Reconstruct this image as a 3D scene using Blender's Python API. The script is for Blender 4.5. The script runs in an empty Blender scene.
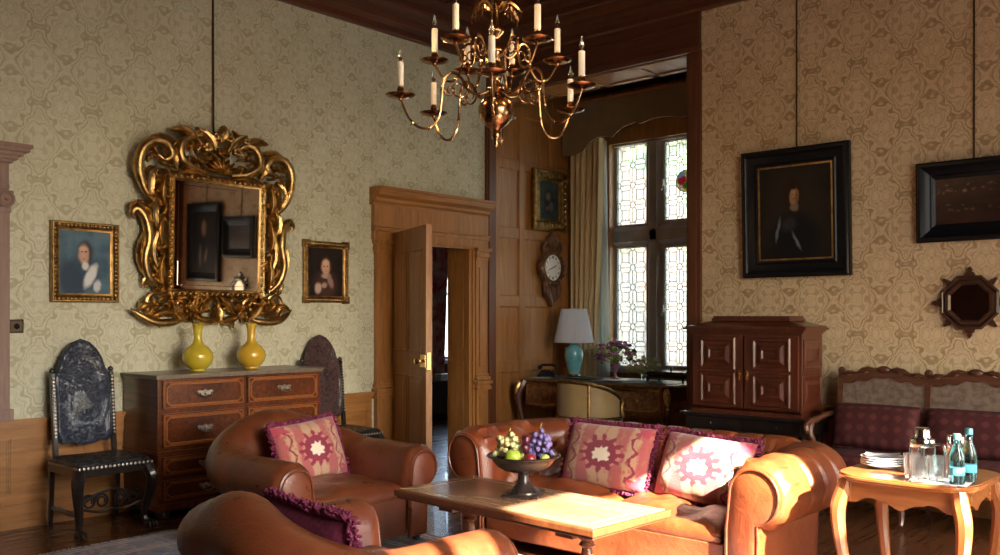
import bpy, math, random
from mathutils import Vector, Matrix, noise
PI = math.pi
S = bpy.context.scene
COL = S.collection
rnd = random.Random(7)

# ------------------------------------------------------------------ mesh builder
class G:
    def __init__(s): s.v=[]; s.f=[]; s.m=[]; s.mi=0
    def add(s, vs, fs, M=None):
        o=len(s.v)
        if M is not None: vs=[M @ Vector(p) for p in vs]
        s.v += [tuple(p) for p in vs]
        for f in fs: s.f.append([i+o for i in f]); s.m.append(s.mi)
        return s
    def box(s,x0,x1,y0,y1,z0,z1,M=None):
        vs=[(x0,y0,z0),(x1,y0,z0),(x1,y1,z0),(x0,y1,z0),(x0,y0,z1),(x1,y0,z1),(x1,y1,z1),(x0,y1,z1)]
        return s.add(vs,[(0,3,2,1),(4,5,6,7),(0,1,5,4),(1,2,6,5),(2,3,7,6),(3,0,4,7)],M)
    def cbox(s,c,d,M=None):
        return s.box(c[0]-d[0]/2,c[0]+d[0]/2,c[1]-d[1]/2,c[1]+d[1]/2,c[2]-d[2]/2,c[2]+d[2]/2,M)
    def lathe(s,prof,c=(0,0,0),n=24,M=None,sx=1,sy=1):
        vs=[];fs=[]
        for (r,z) in prof:
            for i in range(n):
                a=2*PI*i/n; vs.append((c[0]+r*math.cos(a)*sx,c[1]+r*math.sin(a)*sy,c[2]+z))
        k=len(prof)
        for j in range(k-1):
            for i in range(n):
                i2=(i+1)%n; fs.append((j*n+i,j*n+i2,(j+1)*n+i2,(j+1)*n+i))
        fs.append(tuple(range(n))[::-1]); fs.append(tuple((k-1)*n+i for i in range(n)))
        return s.add(vs,fs,M)
    def tube(s,pts,r,n=8,M=None,closed=False,sq=1.0,flat=None):
        pts=[Vector(p) for p in pts]; k=len(pts)
        if not hasattr(r,'__len__'): r=[r]*k
        vs=[];fs=[]
        T=[]
        for i in range(k):
            a=pts[(i-1)%k] if (closed or i>0) else pts[0]; b=pts[(i+1)%k] if (closed or i<k-1) else pts[-1]
            t=(b-a); T.append(t.normalized() if t.length>1e-9 else Vector((0,0,1)))
        up=Vector((0,0,1)) if abs(T[0].z)<.9 else Vector((0,1,0))
        if flat is not None: up=Vector(flat)
        N=(up-T[0]*up.dot(T[0])).normalized()
        for i in range(k):
            N=(N-T[i]*N.dot(T[i]))
            N=N.normalized() if N.length>1e-6 else Vector((1,0,0))
            B=T[i].cross(N)
            for j in range(n):
                a=2*PI*(j+.5)/n; vs.append(pts[i]+N*(math.cos(a)*r[i]*sq)+B*(math.sin(a)*r[i]))
        kk=k if closed else k-1
        for i in range(kk):
            for j in range(n):
                j2=(j+1)%n; i2=(i+1)%k
                fs.append((i*n+j,i*n+j2,i2*n+j2,i2*n+j))
        if not closed:
            fs.append(tuple(range(n))[::-1]); fs.append(tuple((k-1)*n+j for j in range(n)))
        return s.add(vs,fs,M)
    def prism(s,poly,d0,d1,axis='y',M=None):
        # poly in (a,b); extruded along axis between d0 and d1
        def P(a,b,d):
            return {'y':(a,d,b),'x':(d,a,b),'z':(a,b,d)}[axis]
        k=len(poly)
        vs=[P(a,b,d0) for a,b in poly]+[P(a,b,d1) for a,b in poly]
        fs=[tuple(range(k)),tuple(range(k,2*k))[::-1]]+[(i,i+k,(i+1)%k+k,(i+1)%k) for i in range(k)]
        return s.add(vs,fs,M)
    def grid(s,f,nu,nv,cu=False,cv=False,M=None):
        vs=[];fs=[]
        for i in range(nu):
            for j in range(nv):
                vs.append(f(i/(nu if cu else nu-1), j/(nv if cv else nv-1)))
        for i in range(nu if cu else nu-1):
            for j in range(nv if cv else nv-1):
                i2=(i+1)%nu;j2=(j+1)%nv
                fs.append((i*nv+j,i2*nv+j,i2*nv+j2,i*nv+j2))
        return s.add(vs,fs,M)
    def ell(s,c,r,n=12,m=8,M=None,e1=1.0,e2=1.0):
        sg=lambda v,e: math.copysign(abs(v)**e,v)
        vs=[];fs=[]
        for i in range(m+1):
            ph=-PI/2+PI*i/m
            for j in range(n):
                th=2*PI*j/n
                vs.append((c[0]+r[0]*sg(math.cos(ph),e1)*sg(math.cos(th),e2),c[1]+r[1]*sg(math.cos(ph),e1)*sg(math.sin(th),e2),c[2]+r[2]*sg(math.sin(ph),e1)))
        for i in range(m):
            for j in range(n):
                j2=(j+1)%n; fs.append((i*n+j,i*n+j2,(i+1)*n+j2,(i+1)*n+j))
        return s.add(vs,fs,M)
    def frame(s,w,h,prof,M=None,cx=0,cz=0):
        # mitred rectangular frame in local XZ; prof = [(outward offset from w/2,h/2 ; y)]
        vs=[];fs=[];k=len(prof)
        for (sx,sz) in ((-1,-1),(1,-1),(1,1),(-1,1)):
            for (o,y) in prof: vs.append((cx+sx*(w/2+o),y,cz+sz*(h/2+o)))
        for c in range(4):
            c2=(c+1)%4
            for j in range(k-1): fs.append((c*k+j,c2*k+j,c2*k+j+1,c*k+j+1))
        return s.add(vs,fs,M)
    def sweep(s,prof,path,M=None):
        # prof [(out,z)] swept on 2D path [(x,y)] ; out is to the right-hand side of travel
        vs=[];fs=[];k=len(prof);n=len(path)
        for i,(x,y) in enumerate(path):
            a=Vector(path[max(i-1,0)]);b=Vector(path[min(i+1,n-1)]);p=Vector((x,y))
            d1=(p-a).normalized() if i>0 else None; d2=(b-p).normalized() if i<n-1 else None
            if d1 is None: d1=d2
            if d2 is None: d2=d1
            n1=Vector((d1.y,-d1.x));n2=Vector((d2.y,-d2.x)); nn=(n1+n2)
            nn=nn/ max(nn.dot(n1),1e-6)
            for (o,z) in prof: vs.append((x+nn.x*o,y+nn.y*o,z))
        for i in range(n-1):
            for j in range(k): 
                j2=(j+1)%k
                fs.append((i*k+j,(i+1)*k+j,(i+1)*k+j2,i*k+j2))
        fs.append(tuple(range(k))); fs.append(tuple((n-1)*k+j for j in range(k))[::-1])
        return s.add(vs,fs,M)
    def build(s,name,mats,parent=None,smooth=35,bevel=0,fix=True):
        me=bpy.data.meshes.new(name); me.from_pydata(s.v,[],s.f); 
        if not isinstance(mats,(list,tuple)): mats=[mats]
        for m in mats: me.materials.append(m)
        for p,mi in zip(me.polygons,s.m): p.material_index=mi
        if fix:
            import bmesh
            b=bmesh.new(); b.from_mesh(me); bmesh.ops.remove_doubles(b,verts=b.verts,dist=1e-5)
            bmesh.ops.recalc_face_normals(b,faces=b.faces); b.to_mesh(me); b.free()
        if smooth:
            for p in me.polygons: p.use_smooth=True
            me.set_sharp_from_angle(angle=math.radians(smooth))
        o=bpy.data.objects.new(name,me); COL.objects.link(o)
        if parent is not None: o.parent=parent
        if bevel:
            md=o.modifiers.new('bevel','BEVEL'); md.width=bevel; md.segments=2; md.limit_method='ANGLE'; md.angle_limit=math.radians(40)
        return o

def thing(name,label,cat,loc=(0,0,0),rz=0,group=None):
    o=bpy.data.objects.new(name,None); COL.objects.link(o); o.empty_display_size=.1
    o.location=loc; o.rotation_euler=(0,0,rz); o['label']=label; o['category']=cat
    if group: o['group']=group
    return o
def tag(o,label,cat,loc=None,rz=None,group=None,kind=None):
    o['label']=label; o['category']=cat
    if loc is not None: o.location=loc
    if rz is not None: o.rotation_euler=(0,0,rz)
    if group: o['group']=group
    if kind: o['kind']=kind
    return o
def struct(o): o['kind']='structure'; return o
def lab(o,l): o['label']=l; return o
def dup(root,loc,rz=None,label=None):
    r=root.copy(); COL.objects.link(r); r.location=loc
    if rz is not None: r.rotation_euler=(0,0,rz)
    if label: r['label']=label
    for ch in list(root.children):
        c=ch.copy(); COL.objects.link(c); c.parent=r
        for g in list(ch.children):
            d=g.copy(); COL.objects.link(d); d.parent=c
    return r
def Rz(a): return Matrix.Rotation(a,4,'Z')
def Rx(a): return Matrix.Rotation(a,4,'X')
def Ry(a): return Matrix.Rotation(a,4,'Y')
def T(x,y,z): return Matrix.Translation((x,y,z))
def lerp(a,b,t): return a+(b-a)*t
def interp(x,xs,ys):
    if x<=xs[0]: return ys[0]
    for i in range(len(xs)-1):
        if x<=xs[i+1]: return lerp(ys[i],ys[i+1],(x-xs[i])/(xs[i+1]-xs[i]))
    return ys[-1]
def bez(pts,n=10):
    # catmull-rom through points
    P=[Vector(p) for p in pts]; out=[]
    for i in range(len(P)-1):
        p0=P[max(i-1,0)];p1=P[i];p2=P[i+1];p3=P[min(i+2,len(P)-1)]
        for k in range(n):
            t=k/n
            out.append(.5*((2*p1)+(p2-p0)*t+(2*p0-5*p1+4*p2-p3)*t*t+(3*p1-p0-3*p2+p3)*t**3))
    out.append(P[-1]); return out

# ------------------------------------------------------------------ materials
class N:
    def __init__(s,name):
        s.mat=bpy.data.materials.new(name); s.mat.use_nodes=True; s.t=s.mat.node_tree
        s.b=s.t.nodes['Principled BSDF']; s.out=s.t.nodes['Material Output']
    def n(s,typ,**k):
        o=s.t.nodes.new(typ)
        for a,v in k.items(): setattr(o,a,v)
        return o
    def put(s,sock,v):
        if v is None: return
        if hasattr(v,'links'): s.t.links.new(v,sock)
        else:
            if hasattr(sock.default_value,'__len__') and not hasattr(v,'__len__'): v=(v,v,v)
            if hasattr(sock.default_value,'__len__') and len(sock.default_value)==4 and len(v)==3: v=(*v,1)
            sock.default_value=v
    def M(s,op,a,b=None,c=None,clamp=False):
        o=s.n('ShaderNodeMath',operation=op,use_clamp=clamp)
        s.put(o.inputs[0],a); s.put(o.inputs[1],b); s.put(o.inputs[2],c); return o.outputs[0]
    def mix(s,f,a,b,mode='MIX'):
        o=s.n('ShaderNodeMix',data_type='RGBA',blend_type=mode)
        s.put(o.inputs[0],f); s.put(o.inputs[6],a); s.put(o.inputs[7],b); return o.outputs[2]
    def coord(s,k='Object'): return s.n('ShaderNodeTexCoord').outputs[k]
    def pos(s): return s.n('ShaderNodeNewGeometry').outputs['Position']
    def sep(s,v):
        o=s.n('ShaderNodeSeparateXYZ'); s.put(o.inputs[0],v); return o.outputs
    def comb(s,x,y,z=0):
        o=s.n('ShaderNodeCombineXYZ'); s.put(o.inputs[0],x); s.put(o.inputs[1],y); s.put(o.inputs[2],z); return o.outputs[0]
    def mapv(s,v,sc=(1,1,1),rot=(0,0,0),loc=(0,0,0)):
        o=s.n('ShaderNodeMapping'); s.put(o.inputs[0],v); o.inputs['Scale'].default_value=sc; o.inputs['Rotation'].default_value=rot; o.inputs['Location'].default_value=loc
        return o.outputs[0]
    def noise(s,v,scale=5,detail=3,rough=.55,dist=0,out=0):
        o=s.n('ShaderNodeTexNoise'); s.put(o.inputs['Vector'],v); o.inputs['Scale'].default_value=scale; o.inputs['Detail'].default_value=detail
        o.inputs['Roughness'].default_value=rough; o.inputs['Distortion'].default_value=dist; return o.outputs[out]
    def vor(s,v,scale=5,feature='F1',out='Distance'):
        o=s.n('ShaderNodeTexVoronoi',feature=feature); s.put(o.inputs['Vector'],v); o.inputs['Scale'].default_value=scale; return o.outputs[out]
    def rng(s,v,a,b,c=0,d=1,smooth=False):
        o=s.n('ShaderNodeMapRange',interpolation_type='SMOOTHSTEP' if smooth else 'LINEAR'); s.put(o.inputs[0],v)
        for i,q in enumerate((a,b,c,d)): s.put(o.inputs[i+1],q)
        return o.outputs[0]
    def bump(s,h,strength=.3,dist=.01):
        o=s.n('ShaderNodeBump'); s.put(o.inputs['Height'],h); o.inputs['Strength'].default_value=strength; o.inputs['Distance'].default_value=dist
        s.t.links.new(o.outputs[0],s.b.inputs['Normal']); return s
    def set(s,color=None,rough=None,metal=None,**k):
        s.put(s.b.inputs['Base Color'],color); s.put(s.b.inputs['Roughness'],rough); s.put(s.b.inputs['Metallic'],metal)
        for a,v in k.items(): s.put(s.b.inputs[a.replace('_',' ')],v)
        return s
def plain(name,c,rough=.5,metal=0,**k):
    n=N(name); n.set(c,rough,metal,**k); return n.mat
def varied(name,c1,c2,rough=.5,metal=0,scale=8,bump=.15,bscale=40,bd=.003,**k):
    n=N(name); v=n.coord()
    n.set(n.mix(n.rng(n.noise(v,scale,4),.35,.65),c1,c2),rough,metal,**k)
    if bump: n.bump(n.noise(v,bscale,3),bump,bd)
    return n.mat
def wood(name,c1,c2,axis='z',rough=.4,scale=1.0,coat=.0,c3=None,bump=.08):
    n=N(name); v=n.coord()
    sc={'x':(1.2,14,14),'y':(14,1.2,14),'z':(14,14,1.2)}[axis]
    w=n.mapv(v,tuple(q*scale for q in sc))
    a=n.noise(w,1.6,5,.6,.6); b=n.noise(w,7,3,.6)
    f=n.M('ADD',n.M('MULTIPLY',a,.75),n.M('MULTIPLY',b,.3))
    col=n.mix(n.rng(f,.36,.68),c1,c2)
    if c3: col=n.mix(n.M('MULTIPLY',n.rng(n.noise(v,2.3,2),.45,.65),.6),col,c3)
    n.set(col,rough,0,Coat_Weight=coat,Coat_Roughness=.15)
    n.bump(f,bump,.003); return n.mat
def leather(name,c1,c2,c3,rough=.36,coat=.25):
    n=N(name); v=n.coord()
    f=n.noise(v,3.0,4,.6,.4); g=n.noise(v,16,4,.65)
    col=n.mix(n.rng(f,.35,.68),c1,c2); col=n.mix(n.M('MULTIPLY',n.rng(g,.5,.72),.4),col,c3)
    n.set(col,n.rng(g,.3,.7,rough+.1,rough-.06),0,Coat_Weight=coat,Coat_Roughness=.25)
    h=n.M('ADD',n.M('MULTIPLY',n.vor(v,160),.25),n.M('MULTIPLY',n.noise(v,9,3,.6,1.2),1.0))
    n.bump(h,.35,.012); return n.mat
def ell_mask(n,u,v,cx,cy,rx,ry,rot,soft):
    du=n.M('SUBTRACT',u,cx); dv=n.M('SUBTRACT',v,cy); c,s_=math.cos(rot),math.sin(rot)
    a=n.M('DIVIDE',n.M('ADD',n.M('MULTIPLY',du,c),n.M('MULTIPLY',dv,s_)),rx)
    b=n.M('DIVIDE',n.M('SUBTRACT',n.M('MULTIPLY',dv,c),n.M('MULTIPLY',du,s_)),ry)
    d=n.M('SQRT',n.M('ADD',n.M('MULTIPLY',a,a),n.M('MULTIPLY',b,b)))
    return n.rng(d,1+soft,1-soft,0,1,True)
def painting(name,bg1,bg2,blobs,rough=.3):
    n=N(name); g=n.sep(n.coord('Generated')); v0=n.coord('Generated')
    nz=n.noise(v0,9,3); nz2=n.noise(v0,7,3,out=0)
    u=n.M('ADD',g[0],n.M('MULTIPLY',n.M('SUBTRACT',nz,.5),.06)); v=n.M('ADD',g[2],n.M('MULTIPLY',n.M('SUBTRACT',nz2,.5),.06))
    col=n.mix(n.rng(n.noise(v0,3,3),.35,.65),bg1,bg2)
    for (cx,cy,rx,ry,rot,c,soft) in blobs:
        col=n.mix(ell_mask(n,u,v,cx,cy,rx,ry,rot,soft),col,c)
    n.set(col,.6,0,Specular_IOR_Level=.2); n.bump(n.noise(v0,60,3),.1,.002); return n.mat
def wallpaper(name,axis,base1,base2,pat,off=(0,0),kc=.76):
    n=N(name); p=n.sep(n.pos()); h=p[1] if axis=='y' else p[0]; z=p[2]
    u=n.M('MULTIPLY',n.M('ADD',h,off[0]),2*PI/.36); v=n.M('MULTIPLY',n.M('ADD',z,off[1]),2*PI/.52)
    nzc=n.sep(n.noise(n.pos(),30,3,.6,out=1)); u=n.M('ADD',u,n.M('MULTIPLY',n.M('SUBTRACT',nzc[0],.5),.55)); v=n.M('ADD',v,n.M('MULTIPLY',n.M('SUBTRACT',nzc[1],.5),.5))
    C=lambda x: n.M('COSINE',x); Sn=lambda x:n.M('SINE',x)
    mul=lambda x,y:n.M('MULTIPLY',x,y); add=lambda x,y:n.M('ADD',x,y)
    f=add(C(u),C(v))                                         # ogee lattice
    cu2=C(mul(u,2)); cv2=C(mul(v,2)); cu3=C(mul(u,3)); cv3=C(mul(v,3)); cv5=C(mul(v,5)); cu4=C(mul(u,4))
    g=add(f,add(mul(mul(cu3,cv3),.33),mul(mul(cu2,cv5),.22)))
    g=add(g,mul(mul(cu4,cv2),.16))
    a=n.M('ABSOLUTE',g)
    band=n.rng(n.M('ABSOLUTE',n.M('SUBTRACT',a,.28)),.16,.05,0,1,True)       # the ogee ribbon
    ring=n.rng(n.M('ABSOLUTE',n.M('SUBTRACT',a,.98)),.12,.03,0,1,True)
    core=n.rng(n.M('ABSOLUTE',n.M('SUBTRACT',a,1.55)),.13,.04,0,1,True)
    lf=n.rng(n.noise(n.pos(),75,2,.6),.52,.6)
    m=n.M('MAXIMUM',band,n.M('MAXIMUM',mul(ring,.75),mul(core,.6))); m=n.M('MAXIMUM',m,mul(mul(lf,n.rng(a,1.9,.9)),.38)); m=n.M('MAXIMUM',m,mul(n.rng(Sn(mul(g,13)),.5,.95),.42))
    wear=n.noise(n.pos(),26,4,.7); m=mul(m,n.rng(wear,.3,.6,.55,1))
    base=n.mix(n.rng(n.noise(n.pos(),1.3,3),.35,.65),base1,base2)
    weave=n.noise(n.mapv(n.pos(),(60,60,260)),1.0,2)
    col=n.mix(mul(m,kc),base,pat); col=n.mix(n.rng(weave,.4,.7,0,.14),col,(.25,.2,.11))
    n.set(col,.62,0); n.bump(add(mul(m,.6),mul(weave,.4)),.12,.003); return n.mat

# woods
W_OAK=wood('oak_panelling',(.25,.105,.026),(.42,.19,.055),'z',.42,1.0,.1)
W_OAKX=wood('oak_rails',(.25,.105,.026),(.42,.19,.055),'y',.42,1.0,.1)
W_DARK=wood('dark_mahogany_beam',(.07,.022,.010),(.13,.042,.018),'y',.42,1.0,.1)
W_DARKX=wood('dark_mahogany_header',(.07,.022,.010),(.13,.042,.018),'x',.42,1.0,.1)
W_DARKZ=wood('dark_mahogany_post',(.09,.028,.012),(.15,.05,.02),'z',.42,1.0,.1)
W_CHEST=wood('burr_walnut',(.045,.010,.003),(.20,.050,.012),'y',.28,1.3,.4,(.02,.006,.003))
W_CHESTL=wood('pale_crossbanding',(.26,.085,.022),(.38,.14,.04),'y',.3,2,.3)
W_TOP=wood('worn_chest_top',(.16,.12,.09),(.25,.2,.16),'y',.4,1,.2)
W_CAB=wood('red_walnut',(.055,.012,.006),(.12,.032,.014),'z',.3,1.2,.3,(.045,.011,.006))
W_EBON=wood('ebonised_wood',(.008,.006,.006),(.02,.015,.013),'z',.28,1,.4)
W_TABLE=wood('honey_table_wood',(.20,.062,.016),(.35,.13,.038),'x',.24,1.3,.35,(.15,.045,.012))
W_TABLEZ=wood('honey_leg_wood',(.17,.052,.014),(.30,.105,.032),'z',.3,1.3,.3)
W_COFFEE=wood('rubbed_top_painted_gloss',(.19,.105,.058),(.33,.20,.12),'x',.26,1.2,.3,(.11,.055,.03))  # wear plus sky gloss, both put into the lighter colour
W_COFFEEZ=wood('coffee_leg_wood',(.10,.028,.010),(.18,.058,.02),'z',.35,1.2,.3)
W_SETTEE=wood('carved_settee_wood',(.06,.022,.012),(.13,.05,.025),'x',.35,1.5,.2)
W_PINK=wood('greyed_surround_wood',(.20,.12,.10),(.30,.19,.15),'z',.5,1,.0)
LEATHER=leather('tan_leather',(.15,.032,.010),(.25,.066,.020),(.075,.016,.006),.33,.35)
LEATHER2=leather('brown_club_leather',(.10,.024,.009),(.18,.048,.016),(.05,.011,.005),.32,.35)
BLUELEATHER=None
BRASS=varied('aged_brass',(.46,.29,.14),(.30,.16,.075),.22,1,14,.1,60)
GILT=varied('old_gilding',(.62,.42,.17),(.34,.21,.08),.33,1,18,.35,90,.003)
GILTD=varied('dull_gilding',(.40,.25,.09),(.20,.12,.045),.42,1,22,.35,90,.003)
SILVER=plain('polished_silver',(.75,.74,.72),.12,1)
STEEL=varied('tarnished_pulls',(.6,.56,.5),(.4,.36,.3),.3,1,30,.1)
BLACK=plain('black_lacquer',(.01,.01,.012),.25,0)
BLACKF=plain('black_painted_frame',(.005,.006,.009),.35,0,Specular_IOR_Level=.3)
WHITEP=plain('white_china',(.82,.84,.86),.15,0,Coat_Weight=.3)
CANDLE=plain('ivory_candle_sleeve',(.85,.80,.70),.5,0)
MIRROR=plain('mirror_glass',(.62,.58,.52),.03,1)
SHADE=N('pleated_lampshade'); SHADE.set((.85,.86,.88),.8,0,Transmission_Weight=0)
_w=SHADE.n('ShaderNodeTexWave',wave_type='BANDS'); SHADE=SHADE.mat
def glass(name,c,rough=.02,ior=1.45,tr=1.0):
    n=N(name); n.set(c,rough,0,Transmission_Weight=tr,IOR=ior); return n.mat
GLASS=glass('clear_glass',(.97,.99,1.0)); TEAL=glass('teal_bottle_glass',(.38,.82,.90),.06); CUTG=glass('cut_tumbler_glass',(.97,.99,1.0),.18); BULB=glass('bulb_glass',(.98,.97,.95),.03)
def pane_mat():
    n=N('leaded_window_glass'); t=n.t
    tr=n.n('ShaderNodeBsdfTransparent'); tr.inputs[0].default_value=(.60,.65,.62,1)
    gl=n.n('ShaderNodeBsdfGlossy'); gl.inputs['Roughness'].default_value=.03
    tl=n.n('ShaderNodeBsdfTranslucent'); tl.inputs[0].default_value=(.85,.92,.9,1)
    m=n.n('ShaderNodeMixShader'); m.inputs[0].default_value=.06; m2=n.n('ShaderNodeMixShader'); m2.inputs[0].default_value=.22
    t.links.new(tr.outputs[0],m2.inputs[1]); t.links.new(tl.outputs[0],m2.inputs[2])
    t.links.new(m2.outputs[0],m.inputs[1]); t.links.new(gl.outputs[0],m.inputs[2]); t.links.new(m.outputs[0],n.out.inputs[0])
    return n.mat
PANE=pane_mat()
LEAD=plain('lead_came',(.16,.17,.17),.5,.4)
STONE=varied('grey_stone_mullion',(.44,.42,.41),(.34,.33,.32),.8,0,6,.3,60,.004)
PLASTER=varied('pale_plaster',(.50,.44,.36),(.44,.38,.30),.85,0,3,.1,40)

WP_A=wallpaper('damask_paper_left_daylight_tint','y',(.64,.65,.51),(.58,.58,.44),(.34,.31,.175))  # same paper on both walls; cool pale tint stands in for daylight here
WP_B=wallpaper('damask_paper_back_warm_light_tint','x',(.74,.58,.36),(.67,.51,.31),(.34,.22,.10),(.09,.02),.92)  # same paper, warmed and lightened to make up for the weaker light
WORLD=2.2; SUN=46.0; SUNDIR=(.80,-.22,.55); EXPO=0.95; WARM_FILL_W=1.5
# ------------------------------------------------------------------ the room
WT=.30; XL=-6.45; YB=7.03; XR=1.2; YF=-2.2; ZC=4.42; WY=8.55
# floor
def floor_mat():
    n=N('polished_floorboards'); p=n.sep(n.pos()); y=n.M('DIVIDE',p[0],.14); r=n.M('FLOOR',y); fr=n.M('FRACT',y)
    w=n.n('ShaderNodeTexWhiteNoise',noise_dimensions='1D'); n.put(w.inputs['W'],r)
    v=n.comb(n.M('MULTIPLY',p[0],16),n.M('ADD',n.M('MULTIPLY',p[1],1.3),n.M('MULTIPLY',w.outputs[0],20)),0)
    g=n.noise(v,1.5,5,.6,.5)
    c=n.mix(n.rng(g,.35,.65),(.06,.022,.009),(.12,.045,.018)); c=n.mix(n.M('MULTIPLY',w.outputs[0],.4),c,(.07,.024,.009))
    gap=n.rng(n.M('ABSOLUTE',n.M('SUBTRACT',fr,.5)),.475,.49); c=n.mix(gap,c,(.01,.005,.003))
    n.set(c,n.rng(g,.3,.7,.3,.22),0,Coat_Weight=.2); n.bump(n.M('SUBTRACT',g,n.M('MULTIPLY',gap,2)),.1,.003); return n.mat
struct(G().box(-12,XR+.3,YF-.3,WY+.2,-.12,0).box(-12,XL-.02,WY+.2,11.2,-.12,0).build('floor',floor_mat(),smooth=0))
# left wall with doorway
D0,D1,DZ=5.72,6.76,2.2
g=G(); g.box(XL-WT,XL,YF-.3,D0,0,ZC+.1); g.box(XL-WT,XL,D1,WY+.3,0,ZC+.1); g.box(XL-WT,XL,D0,D1,DZ,ZC+.1)
struct(g.build('wall_left',WP_A,smooth=0))
# back wall: everything right of the bay
XJ=-4.076
struct(G().box(XJ+.05,XR+.3,YB,WY+.3,0,ZC+.1).build('wall_back',WP_B,smooth=0))
# bay: window wall with opening
WX0,WX1,WZ0,WZ1=-5.97,-4.27,.84,3.37
g=G(); g.box(XL,WX0,WY,WY+.35,-.1,ZC); g.box(WX1,XJ+.1,WY,WY+.35,-.1,ZC); g.box(WX0,WX1,WY,WY+.35,-.1,WZ0); g.box(WX0,WX1,WY,WY+.35,WZ1,ZC)
struct(g.build('wall_bay',W_OAK,smooth=0))
# right wall with tall windows, plain front wall (daylight + sun from the right, out of frame)
WZb,WZt=.75,3.44
winR=[(1.02,1.62),(2.0,3.60)]; winFill=[(4.7,6.5)]; WZl=1.92  # second list: unseen low window added to brighten the back wall
g=G(); ys=[YF-.3]+[q for w in winR+winFill for q in w]+[YB+.3]
for i in range(0,len(ys),2): g.box(XR,XR+.22,ys[i],ys[i+1],0,ZC+.1)
for a,b in winR: g.box(XR,XR+.22,a,b,0,WZb); g.box(XR,XR+.22,a,b,WZt,ZC+.1)
for a,b in winFill: g.box(XR,XR+.22,a,b,0,WZb); g.box(XR,XR+.22,a,b,WZl,ZC+.1)
struct(g.build('wall_right',PLASTER,smooth=0))
winF=[]
g=G(); xs=[XL-.5]+[q for w in winF for q in w]+[XR+.35]
for i in range(0,len(xs),2): g.box(xs[i],xs[i+1],YF-.35,YF,0,ZC+.1)
for a,b in winF: g.box(a,b,YF-.35,YF,0,WZb); g.box(a,b,YF-.35,YF,WZt,ZC+.1)
struct(g.build('wall_front',W_DARKZ,smooth=0))  # unseen wall, given dark wood to cut bounced light
wn=2
for a,b in winR:
    g=G(); m=(a+b)/2
    for y in (a+.03,m,b-.03): g.box(XR+.06,XR+.14,y-.03,y+.03,WZb,WZt)
    for z in (WZb+.03,2.35,WZt-.03): g.box(XR+.06,XR+.14,a,b,z-.03,z+.03)
    struct(g.build('window_%d'%wn,STONE,smooth=0)); wn+=1
for a,b in winFill:  # frame of the added low window
    g=G(); m=(a+b)/2
    for y in (a+.03,m,b-.03): g.box(XR+.06,XR+.14,y-.03,y+.03,WZb,WZl)
    for z in (WZb+.03,WZl-.03): g.box(XR+.06,XR+.14,a,b,z-.03,z+.03)
    struct(g.build('window_%d'%wn,STONE,smooth=0)); wn+=1
for a,b in winF:
    g=G(); m=(a+b)/2
    for x in (a+.03,m,b-.03): g.box(x-.03,x+.03,YF-.2,YF-.08,WZb,WZt)
    for z in (WZb+.03,2.35,WZt-.03): g.box(a,b,YF-.2,YF-.08,z-.03,z+.03)
    struct(g.build('window_%d'%wn,STONE,smooth=0)); wn+=1

# ceiling with beams
g=G(); g.box(XL-.5,XR+.35,YF-.35,YB+.4,ZC,ZC+.15)
def ribs(g,axis,c,x0,x1,w,h):
    for (a,d) in ((w,h),(w+.07,h*.55),(w+.13,h*.25)):
        if axis=='y': g.box(c-a/2,c+a/2,x0,x1,ZC-d,ZC+.02)
        else: g.box(x0,x1,c-a/2,c+a/2,ZC-d,ZC+.02)
g2=G(); 
for x in (-5.3,-4.1,-2.9,-1.7,-.5,.7): ribs(g2,'y',x,YF,YB,.06,.055)
for y in (-1.1,.1,1.3,2.5,3.7,4.9,6.1): ribs(g2,'x',y,XL,XR,.06,.05)
ce=struct(g.build('ceiling',W_DARK,smooth=0)); struct(g2.build('trim_1',W_DARK,smooth=0))
# cornice
cp=[(0,4.05),(.035,4.05),(.045,4.07),(.045,4.12),(.07,4.14),(.10,4.15),(.11,4.18),(.11,4.21),(.15,4.24),(.21,4.26),(.22,4.28),(.22,4.33),(.28,4.36),(.33,4.37),(.34,4.39),(.34,ZC+.01),(0,ZC+.01)]
cp2=[(o,z) for o,z in cp]
struct(G().sweep(cp2,[(XL,YF),(XL,YB),(XR,YB),(XR,YF),(XL+.0,YF)]).build('trim_2',W_DARK,smooth=25))
# bay header: frieze, soffit panelling, bay ceiling
g=G(); g.box(XL,XJ+.13,YB-.035,YB+.4,3.72,ZC); g.box(XL,XJ+.13,YB-.06,YB,3.70,3.76); g.box(XL,XJ+.13,YB-.05,YB,3.93,3.96)
struct(g.build('trim_3',W_DARKX,smooth=0,bevel=.004))
g=G(); g.box(XL,XJ,YB,YB+.42,3.70,3.722)
for x in (-6.4,-5.85,-5.25,-4.65,-4.12): g.box(x-.04,x+.04,YB+.01,YB+.42,3.688,3.70)
for y in (YB+.03,YB+.385): g.box(XL,XJ,y-.035,y+.035,3.688,3.70)
struct(g.build('trim_4',W_OAKX,smooth=0,bevel=.004))
struct(G().box(XL,XJ+.1,YB+.38,WY+.3,3.97,4.1).build('trim_5',W_DARK,smooth=0))
# posts each side of the bay opening
g=G(); g.box(XL,XL+.035,6.975,7.12,0,3.70); g.box(XL,XL+.05,6.995,7.1,0,3.70)
struct(g.build('trim_6',W_DARKZ,smooth=0,bevel=.003))
g=G(); g.box(XJ,XJ+.137,YB-.03,YB+.03,0,3.72); g.box(XJ+.03,XJ+.10,YB-.045,YB,0,3.72); g.box(XJ,XJ+.08,YB,YB+.5,0,3.72)
struct(g.build('trim_7',W_DARKZ,smooth=0,bevel=.003))
struct(G().box(XJ,XJ+.06,YB+.5,WY,0,3.97).build('trim_8',W_OAK,smooth=0))
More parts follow.
